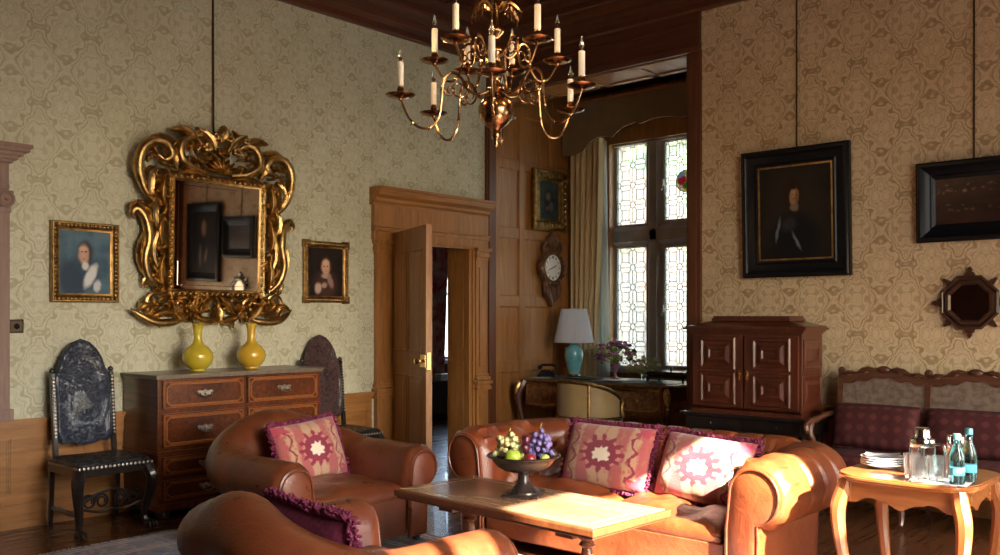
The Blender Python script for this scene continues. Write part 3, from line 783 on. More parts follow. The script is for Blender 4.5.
pillow('pink medallion cushion with purple fringe leaning on the sofa behind the fruit bowl',(-3.18,4.47,.375),.0,.36,.63,.40,.17,CM1,seed=3)
pillow('sunlit medallion cushion with purple fringe beside the right arm of the sofa',(-2.53,4.45,.375),-.10,.38,.60,.39,.17,CM1,roll=.03,seed=4)
pillow('purple fringed cushion in the nearest armchair, seen edge on from behind',(-2.76,2.10,.35),PI-.12,.20,.58,.36,.17,CM1,fr=.035,dens=1.6,seed=5,back=True)
# ------------------------------------------------------------------ coffee table
LINE=plain('pale_inlay_line',(.42,.26,.12),.3)
t=thing('coffee_table','long low wooden coffee table with inlaid top in front of the sofa','table',(-2.936,3.47,.014),-.045)
L,W,H=1.34,.59,.486
g=G(); g.box(-L/2,L/2,-W/2,W/2,H-.038,H-.003); g.box(-L/2+.012,L/2-.012,-W/2+.012,W/2-.012,H-.05,H-.038)
tt=g.build('table_top',W_COFFEEZ,t,smooth=0,bevel=.008)
G().box(-L/2+.022,L/2-.022,-W/2+.022,W/2-.022,H-.006,H).build('inset_panel',W_COFFEE,tt,smooth=0)  # lighter plate carries the gloss of the top; shaded edge stays darker
g=G()
def ln(g,x0,y0,x1,y1,w=.0035,z=H):
    d=Vector((x1-x0,y1-y0)).normalized(); nx,ny=-d.y*w,d.x*w
    g.prism([(x0+nx,y0+ny),(x1+nx,y1+ny),(x1-nx,y1-ny),(x0-nx,y0-ny)],z-.002,z+.0010,'z')
a,b=L/2-.085,W/2-.085
for p in ((-a,-b,a,-b),(a,-b,a,b),(a,b,-a,b),(-a,b,-a,-b)): ln(g,*p)
for sx in (-1,1):
    for sy in (-1,1): ln(g,sx*a,sy*b,sx*(L/2-.025),sy*(W/2-.025),.0025)
g.build('inlay_banding',LINE,tt)
g=G(); g.box(-L/2+.16,L/2-.16,-.10,-.07,H-.10,H-.05); g.box(-L/2+.16,L/2-.16,.07,.10,H-.10,H-.05); g.box(-L/2+.15,-L/2+.18,-.10,.10,H-.10,H-.05); g.box(L/2-.18,L/2-.15,-.10,.10,H-.10,H-.05)
g.build('apron',W_COFFEEZ,t,smooth=0,bevel=.003)
for sx in (-1,1):
    x=sx*.40; g=G(); g.cbox((x,0,H-.075),(.10,.34,.05)); g.lathe([(.03,.07),(.045,.08),(.028,.10),(.036,.13),(.048,.20),(.030,.28),(.024,.31),(.040,.325),(.028,.34),(.045,.36),(.045,.40)],c=(x,0,0),n=20); g.build('leg',W_COFFEEZ,t)
    g=G(); g.prism([(-.24,0),(-.20,.0),(-.17,.015),(.17,.015),(.20,0),(.24,0),(.25,.03),(.20,.05),(.08,.075),(-.08,.075),(-.20,.05),(-.25,.03)],x-.035,x+.035,'x'); g.build('foot',W_COFFEEZ,t,smooth=0,bevel=.004)
G().box(-.40,.40,-.015,.015,.12,.16).build('stretcher',W_COFFEEZ,t,smooth=0,bevel=.003)

# fruit bowl
BW=varied('dark_turned_bowl',(.018,.016,.018),(.05,.035,.03),.25,.35,6,.05)
bx,by=-2.99,3.525
t=thing('footed_bowl','dark footed bowl on a square plinth filled with fruit, on the coffee table','bowl',(bx,by,.502),.5)
g=G(); g.box(-.095,.095,-.095,.095,0,.014); g.build('plinth',BW,t,bevel=.004)
g=G(); g.lathe([(.088,.014),(.085,.022),(.06,.035),(.04,.055),(.03,.08),(.028,.105),(.036,.118),(.03,.12)],n=32); g.build('stem',BW,t)
g=G(); g.lathe([(.03,.115),(.06,.118),(.10,.128),(.135,.148),(.155,.172),(.168,.19),(.185,.196),(.19,.202),(.183,.206),(.165,.202),(.15,.185),(.12,.16),(.06,.145),(.002,.142)],n=48); g.build('dish',BW,t,smooth=50)
def fruit(name,label,cat,loc,rad,col1,col2,squash=1.0,stem=True,group=None):
    t=thing(name,label,cat,loc,rnd.random()*6,group)
    g=G(); pr=[(.001,-.86),(.25,-.95),(.55,-.84),(.83,-.55),(.98,-.1),(.97,.3),(.8,.68),(.5,.9),(.2,.9),(.03,.78)]
    g.lathe([(a*rad,b*rad*squash) for a,b in pr],n=24); g.build('skin',varied(name+'_skin',col1,col2,.3,0,20,.05,60,Coat_Weight=.2),t,smooth=70)
    if stem: G().tube([(0,0,rad*.75*squash),(.002,0,rad*1.0*squash),(.006,0,rad*1.15*squash)],.0018,6).build('stalk',BARK,t)
    return t
# camera direction at bowl: sideways vector on the picture plane is (.746,.666); toward camera (.666,-.746)
def bp(r,f,z): return (bx+.7456*r+.6663*f, by+.6663*r-.7456*f, .502+z)   # r to picture right, f toward viewer
fruit('green_apple','green apple at the front of the footed fruit bowl','apple',bp(-.055,.075,.20),.042,(.30,.45,.03),(.45,.55,.08))
fruit('red_plum','dark red plum beside the green apple at the front of the fruit bowl','plum',bp(.03,.085,.19),.033,(.30,.02,.02),(.15,.01,.02))
fruit('small_lime','small green lime at the right of the fruit bowl below the purple grapes','lime',bp(.105,.06,.19),.026,(.40,.50,.08),(.5,.55,.15),stem=False)
fruit('black_fig','dark fig at the right rim of the fruit bowl','fig',bp(.145,.01,.205),.026,(.02,.008,.015),(.05,.015,.02))
fruit('dark_cherry_plum','small nearly black plum nestled between the two bunches of grapes in the bowl','plum',bp(.005,.055,.245),.026,(.05,.005,.015),(.09,.01,.02),stem=False)
fruit('purple_plum','purple plum stacked above the red plum in the fruit bowl','plum',bp(.012,.03,.285),.024,(.07,.008,.03),(.10,.015,.03),stem=False)
def grapes(label,c,col1,col2,n,rx,ry,rz,seed,br=.0135):
    q=random.Random(seed); t=thing('bunch_of_grapes',label,'grapes',c,0,None); m=varied('grape_skin_%d'%seed,col1,col2,.35,0,30,0); m2=m
    base=None; P=[]
    tries=0
    while len(P)<n and tries<6000:
        tries+=1
        a=q.random()*2*PI;b=math.acos(q.uniform(-.35,1)); k=q.uniform(.55,1)
        p=Vector((rx*k*math.sin(b)*math.cos(a),ry*k*math.sin(b)*math.sin(a),rz*k*math.cos(b)))
        if all((p-o).length>br*1.35 for o in P): P.append(p)
    st=G(); 
    for p in P[::2]: st.tube([(0,0,0),p*.5,p*.9],.0016,4)
    st.tube([(0,0,0),(0,0,rz*.9),(.012,0,rz*1.35)],.0028,5); st.build('stalk',plain('grape_stalk_%d'%seed,(.25,.25,.08),.7),t)
    for p in P:
        if base is None:
            base=G().ell((0,0,0),(br,br,br*1.15),10,8).build('grape',m,t); base.location=p
        else:
            o=base.copy(); COL.objects.link(o); o.parent=t; o.location=p
    return t
grapes('bunch of pale green grapes piled at the left of the fruit bowl',bp(-.075,-.01,.225),(.50,.50,.18),(.70,.66,.36),50,.085,.06,.085,11)
grapes('bunch of blue purple grapes piled at the right of the fruit bowl',bp(.082,.0,.225),(.08,.06,.20),(.20,.16,.38),58,.07,.06,.105,12)

# ------------------------------------------------------------------ side table with drinks
def cabriole(g,x,y,h,dx,dy,r0=.03,k=1.0,zb=0):
    pts=[(x,y,h),(x+dx*.012*k,y+dy*.012*k,h*.92),(x+dx*.030*k,y+dy*.030*k,h*.80),(x+dx*.022*k,y+dy*.022*k,h*.60),(x,y,h*.36),(x-dx*.010*k,y-dy*.010*k,h*.18),(x+dx*.004*k,y+dy*.004*k,h*.06),(x+dx*.018*k,y+dy*.018*k,zb+.008)]
    P=bez(pts,5); R=[interp(i/(len(P)-1),[0,.15,.3,.5,.75,.9,1],[r0*1.0,r0*1.15,r0*1.1,r0*.85,r0*.62,r0*.65,r0*.8]) for i in range(len(P))]
    g.tube(P,R,8,flat=(dx,dy,0)); return g
tx,ty=-1.335,4.35
t=thing('side_table','small honey coloured side table with scalloped apron, holding bottles and plates','table',(tx,ty,0),-.02)
w2,d2,h=.29,.29,.70
g=G(); pl=[]
for i in range(48):
    a=2*PI*i/48; c,s_=math.cos(a),math.sin(a); e=.32; k=1+.03*math.cos(4*a)
    pl.append((w2*k*math.copysign(abs(c)**e,c),d2*k*math.copysign(abs(s_)**e,s_)))
for (z0,z1,k) in ((h-.03,h-.018,.975),(h-.02,h-.006,1.0),(h-.007,h,.985)): g.prism([(a*k,b*k) for a,b in pl],z0,z1,'z')
g.build('table_top',W_TABLE,t,bevel=.003)
def scallop(x0,x1,zt,zb,amp,n=40):
    top=[(x0,zt),(x1,zt)]; bot=[]
    for i in range(n+1):
        u=i/n; x=lerp(x1,x0,u); c=abs(u-.5)*2
        z=zb+amp*(.5-.5*math.cos(2*PI*min(1,c*1.0)))*1.0 - amp*.25*max(0,1-(c/.22)**2)*.6+amp*.5*abs(math.sin(c*PI*2.5))*.5
        bot.append((x,z))
    return top+bot
g=G(); q=w2-.055
g.prism(scallop(-q,q,h-.03,h-.135,.030),-q-.008,-q+.012,'y'); g.prism(scallop(-q,q,h-.03,h-.135,.030),q-.012,q+.008,'y')
g.prism(scallop(-q,q,h-.03,h-.135,.030),-q-.008,-q+.012,'x'); g.prism(scallop(-q,q,h-.03,h-.135,.030),q-.012,q+.008,'x')
g.build('apron',W_TABLE,t,smooth=30)
for sx in (-1,1):
    for sy in (-1,1):
        g=G(); cabriole(g,sx*q,sy*q,h-.03,sx,sy,.030,1.0); g.cbox((sx*q,sy*q,h-.075),(.048,.048,.09)); g.build('leg',W_TABLEZ,t)
def stp(r,f,z=.70): # relative to table centre in picture axes
    return (tx+.7456*r+.6663*f, ty+.6663*r-.7456*f, z)
NAPK=plain('white_linen',(.8,.81,.83),.8)
t=thing('linen_napkin','flat white linen napkin spread under the bottles and glasses on the side table','napkin',(-1.19,4.16,.7005),.1)
g=G(); g.grid(lambda u,v:(-.115+.23*u,-.085+.17*v,.002+.0012*math.sin(u*9)*math.sin(v*7)),14,14); g.grid(lambda u,v:(-.115+.23*u,-.085+.17*v,0),14,14); g.build('cloth',NAPK,t)
t=thing('water_bottle','tall teal glass water bottle, the taller one at the back right corner of the napkin','bottle',(-1.095,4.225,.704),0,'teal water bottles on the side table')
pr=[(.001,.004),(.028,.0),(.031,.006),(.031,.10),(.030,.125),(.022,.15),(.0145,.17),(.0135,.205),(.0155,.21),(.0155,.22),(.012,.222)]
G().lathe(pr,n=24).build('glass_body',TEAL,t,smooth=50)
G().lathe([(.0162,.200),(.0165,.222),(.014,.226),(.001,.226)],n=20).build('bottle_cap',plain('teal_cap',(.12,.40,.46),.35,.6),t)
G().lathe([(.0313,.04),(.0313,.075)],n=24).build('paper_label',plain('teal_bottle_label',(.08,.34,.42),.4),t)
t2=dup(t,(-1.115,4.125,.704),.6,'teal glass water bottle nearest the front edge of the side table, left of its twin')
t2.scale=(1,1,.93)
t=thing('glass_tumbler','clear cut glass tumbler at the front left of the napkin beside the teal bottles','glass',(-1.255,4.085,.704),0,'tumblers on the side table')
g=G(); 
pr=[(.001,.0),(.031,.0),(.033,.01),(.037,.105),(.0345,.105),(.030,.014),(.001,.012)]
G().lathe(pr,n=14).build('glass_body',CUTG,t,smooth=20)
dup(t,(-1.205,4.155,.704),.3,'clear cut glass tumbler in the middle, between the bottles and the steel coffee pot')
dup(t,(-1.305,4.165,.704),.3,'clear cut glass tumbler behind the front left tumbler, next to the coffee pot')
t=thing('glass_coffee_pot','glass and polished steel coffee pot with tall lid at the back of the side table','coffee pot',(-1.315,4.33,.70),.4)
G().lathe([(.001,.0),(.055,.0),(.056,.012),(.052,.014),(.001,.014)],n=28).build('steel_base',SILVER,t)
G().lathe([(.049,.014),(.051,.02),(.051,.15),(.048,.15),(.047,.02),(.001,.018)],n=28).build('glass_beaker',GLASS,t)
g=G(); g.lathe([(.053,.12),(.055,.125),(.055,.15),(.053,.155),(.04,.16),(.034,.175),(.033,.20),(.028,.206),(.001,.207)],n=28); g.build('steel_lid',SILVER,t)
g=G()
for a in (0,PI/2,PI,PI*1.5): g.box(.050*math.cos(a)-.004,.050*math.cos(a)+.004,.050*math.sin(a)-.004,.050*math.sin(a)+.004,.01,.13)
g.tube(bez([(.052,0,.13),(.085,0,.13),(.092,0,.09),(.085,0,.04),(.052,0,.03)],5),.006,8); g.build('steel_cage',SILVER,t)
t=thing('sugar_shaker','short polished steel lidded jar to the right of the glass coffee pot','jar',(-1.20,4.42,.70),0)
G().lathe([(.001,0),(.038,0),(.040,.01),(.040,.11),(.036,.12)],n=24).build('glass_jar',GLASS,t); G().lathe([(.0385,.118),(.04,.125),(.038,.165),(.034,.172),(.001,.174)],n=24).build('steel_lid',SILVER,t)
# plates
base=thing('side_plate','lowest white china plate of the stack on the side table','plate',(-1.50,4.36,.702),0,'white plates stacked on the side table')
G().lathe([(.001,.002),(.05,.0),(.055,.004),(.085,.016),(.098,.020),(.097,.023),(.082,.020),(.052,.008),(.001,.007)],n=40).build('china',WHITEP,base,smooth=40)
for i,l in enumerate(['second white china plate from the bottom of the stack on the side table','third white china plate in the stack on the side table','fourth white china plate in the stack, under the folded napkin']):
    dup(base,(-1.50+.003*(i%2),4.36+.002*i,.702+.0105*(i+1)),i,l)
t=thing('folded_napkin','white napkin folded on top of the stack of plates','napkin',(-1.50,4.36,.748),.3)
g=G(); 
for i in range(4): g.grid(lambda u,v,i=i:(-.075+.15*u,-.05+.1*v,.004*i+.004*math.sin(u*5+i)*abs(u-.5)+.012*(abs(v-.5)**2)+.0+.02*max(0,abs(u-.5)-.3)),10,8)
g.build('cloth',NAPK,t,fix=False)
# ------------------------------------------------------------------ rug
n=N('persian_rug'); p=n.coord('Object'); o=n.sep(p)
hx,hy=1.95,1.37
ax=n.M('ABSOLUTE',o[0]); ay=n.M('ABSOLUTE',o[1]); ed=n.M('MINIMUM',n.M('SUBTRACT',hx,ax),n.M('SUBTRACT',hy,ay))
vr=n.vor(p,13,out='Color'); vd=n.vor(p,13); vs2=n.vor(p,34,out='Color')
blue=n.mix(n.rng(n.sep(vr)[0],.3,.6),(.012,.02,.07),(.05,.08,.15)); fld=n.mix(n.rng(n.sep(vr)[1],.55,.62),blue,(.13,.035,.05)); fld=n.mix(n.rng(n.sep(vs2)[2],.72,.78),fld,(.20,.16,.14))
bor=n.mix(n.rng(n.sep(vs2)[0],.45,.5),(.10,.05,.08),(.03,.035,.09)); bor=n.mix(n.rng(n.sep(vs2)[1],.7,.75),bor,(.20,.13,.12))
col=n.mix(n.rng(ed,.34,.345),bor,fld)
for e in (.05,.09,.30,.34): col=n.mix(n.rng(n.M('ABSOLUTE',n.M('SUBTRACT',ed,e)),.011,.008),col,(.30,.24,.20))
n.set(col,.95,0,Sheen_Weight=.2); n.bump(n.noise(p,160,2),.5,.004); 
rug=thing('persian_rug','blue and plum patterned rug with pale fringe under the coffee table','rug',(-5.56+1.95,1.32+1.37,0))
G().box(-hx,hx,-hy,hy,.001,.014).build('woven_field',n.mat,rug,smooth=0,bevel=.003)
g=G(); q=random.Random(3)
for sx in (-1,1):
    y=-hy
    while y<hy: y+=.018; g.tube([(sx*hx,y,.010),(sx*(hx+.03),y+q.uniform(-.006,.006),.004),(sx*(hx+.055),y+q.uniform(-.012,.012),.003)],.004,4)
g.build('fringe',plain('rug_fringe_yarn',(.50,.46,.44),.9),rug)

# ------------------------------------------------------------------ chest of drawers
cx0,cx1=-.685,.685   # local x along wall (world y); faces -y local -> world +x
t=thing('chest_of_drawers','walnut chest of drawers with silver pulls under the large gilt mirror','chest of drawers',(-5.93,3.785,0),PI/2)
H=1.0; D=.50
g=G(); g.box(cx0,cx1,0,D,.09,.99); g.box(cx0-.012,cx1+.012,-.012,D,.06,.11); g.box(cx0-.01,cx1+.01,-.012,D,.455,.475)
g.build('carcass',W_CHEST,t,smooth=0,bevel=.003)
g=G(); g.box(cx0-.025,cx1+.025,-.03,D+.005,.99,1.006); g.box(cx0-.018,cx1+.018,-.022,D,.975,.991); g.build('top',W_TOP,t,smooth=0,bevel=.005)
def drawer(x0,x1,z0,z1,npull):
    g=G(); g.box(x0,x1,-.018,.01,z0,z1); d=g.build('drawer',W_CHEST,t,smooth=0,bevel=.002)
    g=G(); w,h=x1-x0,z1-z0; cx,cz=(x0+x1)/2,(z0+z1)/2; i_=.018; c=.035
    def oct_(e,c): 
        return [(cx-w/2+e+c,z0+e),(cx+w/2-e-c,z0+e),(cx+w/2-e,z0+e+c),(cx+w/2-e,z1-e-c),(cx+w/2-e-c,z1-e),(cx-w/2+e+c,z1-e),(cx-w/2+e,z1-e-c),(cx-w/2+e,z0+e+c)]
    o=oct_(.026,.028); g.tube([(a,-.020,b) for a,b in o],.008,6,closed=True,flat=(0,1,0)); o=oct_(.012,.002); g.tube([(a,-.018,b) for a,b in o],.004,5,closed=True,flat=(0,1,0))
    g.build('moulding',W_CHESTL,d)
    g=G(); 
    for px in ([cx] if npull==1 else [cx-w*.25,cx+w*.25]):
        g.prism([(px-.062,cz+.012),(px-.05,cz+.022),(px-.02,cz+.016),(px,cz+.026),(px+.02,cz+.016),(px+.05,cz+.022),(px+.062,cz+.012),(px+.05,cz-.012),(px+.02,cz-.016),(px,cz-.022),(px-.02,cz-.016),(px-.05,cz-.012)],-.024,-.018,'y')
        g.tube(bez([(px-.045,-.026,cz+.004),(px-.04,-.045,cz-.018),(px,-.05,cz-.026),(px+.04,-.045,cz-.018),(px+.045,-.026,cz+.004)],4),.0045,6)
        g.ell((px,-.034,cz),(.014,.012,.014),10,8)
    g.build('pull',STEEL,d)
for (a,b) in ((cx0+.03,-.015),(.015,cx1-.03)):
    drawer(a,b,.765,.965,1); drawer(a,b,.50,.735,1)
drawer(cx0+.03,cx1-.03,.30,.435,2); drawer(cx0+.03,cx1-.03,.13,.275,2)
for x in (cx0+.07,cx1-.07):
    for y in (.06,D-.07): G().lathe([(.03,0),(.045,.012),(.05,.035),(.04,.06)],c=(x,y,0),n=16).build('bun_foot',W_EBON,t)
# vases
YV=varied('yellow_glaze',(.62,.50,.045),(.52,.40,.03),.14,0,5,.02,20,Coat_Weight=.5)
YV2=varied('amber_yellow_glaze',(.66,.44,.05),(.56,.34,.03),.14,0,5,.02,20,Coat_Weight=.5)
pv=[(.05,0),(.055,.006),(.053,.015),(.075,.03),(.10,.06),(.112,.10),(.105,.14),(.078,.175),(.048,.195),(.034,.215),(.030,.25),(.032,.30),(.040,.345),(.043,.352),(.038,.352),(.028,.30),(.024,.22)]
v1=G().lathe(pv,n=40).build('bottle_vase',YV,None,smooth=60); tag(v1,'lemon yellow bottle vase on the chest, nearer the tall blue chair','vase',(-6.17,3.54,1.006),0,'yellow bottle vases')
v2=G().lathe(pv,n=40).build('bottle_vase',YV2,None,smooth=60); tag(v2,'amber yellow bottle vase on the chest, below the right side of the gilt mirror','vase',(-6.17,3.995,1.006),0,'yellow bottle vases')
# ------------------------------------------------------------------ tall backed chairs
def emboss(name,c1,c2):
    n=N(name); p=n.coord('Object'); v=n.mapv(p,(1,1,1)); a=n.noise(v,24,4,.65,1.2); b=n.vor(v,40)
    h=n.M('ADD',n.rng(a,.42,.55,0,1,True),n.M('MULTIPLY',b,.6)); n.set(n.mix(n.rng(a,.42,.6),c1,c2),n.rng(a,.4,.6,.55,.33),0,Coat_Weight=.15); n.bump(h,.8,.006); return n.mat
def tallchair(label,loc,rz,m,facing):
    t=thing('high_backed_chair',label,'chair',loc,rz,'tall embossed leather chairs'); NAIL=STEEL
    # back panel outline (x,z) local, seat .47, top 1.28
    hw=.215; out=[]
    L_=[(-.17,.56),(-.188,.60),(-.188,.98),(-.18,1.03),(-.16,1.06),(-.14,1.13),(-.105,1.19),(-.06,1.235),(0,1.26)]
    out=L_+[(-x,z) for x,z in L_[:-1][::-1]]; bot=[(.15,.545),(.10,.555),(.05,.535),(0,.53),(-.05,.535),(-.10,.555),(-.15,.545)]
    out=out+bot; tilt=.10
    B=T(0,.40,.47)@Rx(-tilt)@T(0,0,-.47)
    vs=[];fs=[];n=len(out); c=(0,.9)
    g=G()
    for (k,y) in ((1,.022),(1,-.008),(.97,-.018),(.90,-.022),(.86,-.016),(.5,-.024),(.01,-.028)):
        for (x,z) in out: vs.append((x*k,y,c[1]+(z-c[1])*k))
    for a in range(6):
        for i in range(n): i2=(i+1)%n; fs.append((a*n+i,a*n+i2,(a+1)*n+i2,(a+1)*n+i))
    fs.append(tuple(range(n))); g.add(vs,fs,B); g.build('backrest',m,t,smooth=40)
    for sx in (-1,1):
        g=G()
        for i in range(17): z=.60+i*.0245; g.ell((sx*.200,-.022,z),(.0095,.007,.0095),8,5,B)
        g.build('nail_row',NAIL,t)
    for sx in (-1,1):
        g=G(); g.box(sx*.200-.015,sx*.200+.015,-.016,.018,.44,1.03,B); g.lathe([(.012,0),(.02,.008),(.02,.02),(.01,.03),(.002,.034)],c=(sx*.200,0,1.03),n=12,M=B)
        g.build('back_post',W_EBON,t,bevel=.003)
    g=G(); n_=24; sw=.27; fwd=-.05
    softbox(g,.50,.47,.05,(0,.175,.452),e=.22,n=40,m=12,puff=.15); g.build('seat',emb2,t,smooth=60)
    g=G()
    for i in range(18): 
        x=-.24+.48*i/17; g.ell((x,-.062,.437),(.010,.007,.010),8,5)
    for sx in (-1,1):
        for i in range(14): g.ell((sx*.25,-.04+.42*i/13,.437),(.007,.010,.010),8,5)
    g.build('seat_nails',NAIL,t)
    g=G(); g.box(-.25,.25,-.045,-.01,.38,.43); g.box(-.25,-.22,-.03,.39,.38,.43); g.box(.22,.25,-.03,.39,.38,.43); g.box(-.25,.25,.38,.41,.38,.43); g.build('seat_rail',W_EBON,t,bevel=.004)
    for sx in (-1,1):
        g=G(); cabriole(g,sx*.225,-.015,.42,sx*.6,-1,.036,1.3); g.ell((sx*.235,-.045,.022),(.036,.045,.024),12,8)
        for a in (-.5,0,.5): g.tube([(sx*.235+.012*a,-.05,.04),(sx*.235+.04*a,-.085,.03),(sx*.235+.05*a,-.10,.006)],[.011,.010,.006],6)
        g.build('leg',W_EBON,t)
        g=G(); g.tube([(sx*.225,.40,.44),(sx*.225,.405,.2),(sx*.225,.43,0)],[.024,.018,.02],4); g.build('leg',W_EBON,t)
    # carved front stretcher: interlaced scrolls, and turned side stretchers
    g=G()
    for sx in (-1,1):
        for k in range(2):
            cx=sx*(.06+.085*k); pts=[]
            for i in range(26):
                a=i/25*PI*3.2; r=.045*(1-.6*i/25); pts.append((cx+sx*r*math.cos(a),.02,.205+r*math.sin(a)*1.1))
            g.tube(pts,[.010-.004*i/25 for i in range(26)],6,flat=(0,1,0))
    g.tube(bez([(-.21,.02,.19),(-.10,.02,.25),(0,.02,.275),(.10,.02,.25),(.21,.02,.19)],6),.011,6); g.tube(bez([(-.21,.02,.17),(-.08,.02,.135),(0,.02,.15),(.08,.02,.135),(.21,.02,.17)],6),.010,6)
    g.build('carved_stretcher',W_EBON,t)
    pz=.13
    for sx in (-1,1): g=G(); g.lathe([(.012,0),(.018,.03),(.012,.06),(.02,.10),(.012,.19),(.02,.28),(.012,.32),(.018,.35),(.012,.38)],c=(0,0,0),n=10,M=T(sx*.222,.01,pz)@Rx(-PI/2)); g.build('side_stretcher',W_EBON,t)
    return t
emb1=emboss('blue_black_embossed_leather',(.016,.022,.042),(.05,.065,.105)); emb2=emboss('black_seat_leather',(.006,.006,.008),(.025,.025,.03)); emb3=emboss('plum_brown_embossed_leather',(.030,.014,.016),(.10,.05,.05))
tallchair('tall blue black embossed leather chair with nailed edge, left of the chest of drawers',(-5.89,2.765,0),PI/2,emb1,0)
tallchair('tall plum brown leather chair half hidden between the chest of drawers and the door',(-5.89,4.80,0),PI/2,emb3,0)
# ------------------------------------------------------------------ framed pictures
def picture(name,label,loc,rz,w,h,fw,fd,fmat,cmat,inner=None,group=None,carved=0,tilt=0,rod=None,skew=0,slip=None):
    """w,h outer size ; local XZ plane facing -Y, wall at y=0"""
    t=thing(name,label,'painting' ,loc,rz,group)
    if rod is not None:
        top=rod-loc[2]; g=G()
        g.tube([(0,-.012,h/2-.05),(0,-.012,top)],.006,6); g.ell((0,-.015,top),(.012,.012,.012),8,6); g.build('hanging_rod',RODM,t)
    B=T(0,-.008,-h/2)@Rx(tilt)@T(0,0,h/2)@Ry(skew)
    iw,ih=w-2*fw,h-2*fw
    g=G(); g.frame(iw,ih,[(-.012,-fd*.35),(0,-fd*.45),(fw*.12,-fd*.55),(fw*.2,-fd*.42),(fw*.55,-fd*.7),(fw*.72,-fd*1.0),(fw*.85,-fd*1.0),(fw*.93,-fd*.8),(fw,-fd*.75),(fw,0)],B)
    if carved:
        q=random.Random(5)
        for side in range(4):
            L=(w if side%2==0 else h)-fw; n=int(L/(fw*.55))
            for i in range(n+1):
                k=-L/2+L*i/n; a={0:(k,-(h-fw)/2),1:((w-fw)/2,k),2:(k,(h-fw)/2),3:(-(w-fw)/2,k)}[side]
                g.ell((a[0],-fd*.8,a[1]),(fw*.30,fd*.35,fw*.30),8,5,B)
        if carved>1:
            for sx in (-1,1):
                for sz in (-1,1): g.box(sx*(w/2-fw/2)-fw*.72,sx*(w/2-fw/2)+fw*.72,-fd*.9,-.002,sz*(h/2-fw/2)-fw*.72,sz*(h/2-fw/2)+fw*.72,B)
    g.build('frame',fmat,t,smooth=30,fix=False)
    if slip: 
        g=G(); g.frame(iw-.03,ih-.03,[(0,-fd*.34),(.0,-fd*.45),(.014,-fd*.45),(.014,-fd*.2)],B); g.build('gilt_slip',slip,t,smooth=0,fix=False)
    c=G().box(-iw/2,iw/2,-fd*.35,-fd*.25,-ih/2,ih/2).build('canvas',cmat,t,smooth=0); c.matrix_local=B
    return t
RODM=plain('bronze_rod',(.10,.06,.03),.4,.8)
RA=PI/2
blue=painting('portrait_of_man_in_blue',(.05,.10,.15),(.10,.18,.235),[(.45,.30,.34,.24,0,(.045,.085,.13),.35),(.25,.22,.22,.3,.4,(.035,.06,.10),.3),(.50,.63,.14,.19,0,(.045,.04,.05),.3),(.47,.62,.10,.145,0,(.52,.33,.25),.35),(.45,.70,.07,.04,0,(.58,.40,.30),.5),(.44,.655,.022,.012,0,(.08,.05,.05),.5),(.51,.655,.022,.012,0,(.08,.05,.05),.5),(.47,.60,.012,.04,0,(.60,.38,.30),.5),(.47,.555,.03,.010,0,(.38,.20,.16),.5),(.50,.45,.065,.06,-.3,(.62,.62,.62),.4),(.60,.30,.085,.20,-.55,(.66,.68,.70),.35),(.72,.14,.07,.09,-.3,(.60,.62,.66),.4)])
picture('framed_portrait','blue toned portrait of a man with a white cravat in a thin gilt frame','' or (XL,2.825,1.79),RA,.475,.56,.05,.035,GILTD,blue,carved=1)
child=painting('portrait_of_child',(.010,.007,.007),(.022,.014,.012),[(.50,.28,.30,.26,0,(.06,.025,.02),.4),(.50,.62,.15,.17,0,(.10,.045,.025),.3),(.49,.60,.115,.15,0,(.60,.36,.24),.3),(.49,.68,.09,.06,0,(.66,.44,.32),.5),(.45,.61,.02,.014,0,(.05,.02,.02),.5),(.54,.61,.02,.014,0,(.05,.02,.02),.5),(.50,.52,.025,.010,0,(.42,.16,.12),.5),(.50,.43,.12,.05,0,(.42,.32,.26),.4),(.62,.33,.07,.14,.4,(.34,.20,.16),.4),(.28,.18,.09,.10,-.6,(.52,.38,.32),.4),(.45,.24,.08,.05,.3,(.40,.28,.22),.5)])
picture('framed_portrait','small dark portrait of a child in a gilt frame with square corners','' or (XL,4.915,1.80),RA,.475,.53,.045,.035,GILTD,child,carved=2)
man=painting('portrait_of_dark_cavalier',(.009,.008,.006),(.022,.018,.013),[(.50,.50,.42,.46,0,(.028,.022,.014),.5),(.50,.22,.33,.28,0,(.008,.008,.010),.35),(.48,.68,.13,.17,0,(.03,.014,.008),.3),(.49,.665,.062,.098,0,(.34,.19,.095),.3),(.49,.695,.042,.04,0,(.42,.26,.14),.5),(.49,.775,.07,.035,0,(.025,.012,.007),.4),(.47,.68,.012,.008,0,(.14,.08,.05),.6),(.515,.68,.012,.008,0,(.14,.08,.05),.6),(.525,.655,.02,.08,0,(.20,.11,.06),.7),(.495,.635,.018,.006,0,(.22,.10,.06),.5),(.49,.55,.055,.035,0,(.20,.15,.11),.4),(.27,.32,.018,.12,-.25,(.15,.16,.17),.5),(.52,.20,.016,.10,.5,(.16,.17,.18),.5),(.42,.38,.1,.07,.3,(.03,.03,.035),.5)])
picture('framed_portrait','large dark portrait of a long haired man in a wide black frame with gold slip','' or (-3.085,YB,2.245),0,.89,1.03,.135,.06,BLACKF,man,tilt=.035,rod=4.06,slip=GILT)
n=N('dark_inscribed_panel_painting'); gg=n.sep(n.coord('Generated')); o=n.coord('Generated')
col=n.mix(n.rng(n.noise(o,4,3),.35,.65),(.014,.006,.005),(.035,.013,.010))
rows=n.M('MAXIMUM',n.rng(n.M('ABSOLUTE',n.M('SUBTRACT',gg[2],.76)),.12,.08),n.rng(n.M('ABSOLUTE',n.M('SUBTRACT',gg[2],.36)),.10,.05))
sp=n.rng(n.vor(n.mapv(o,(11,1,9)),1.0),.5,.2); nn=n.rng(n.noise(n.mapv(o,(14,1,12)),1.0,2),.45,.7)
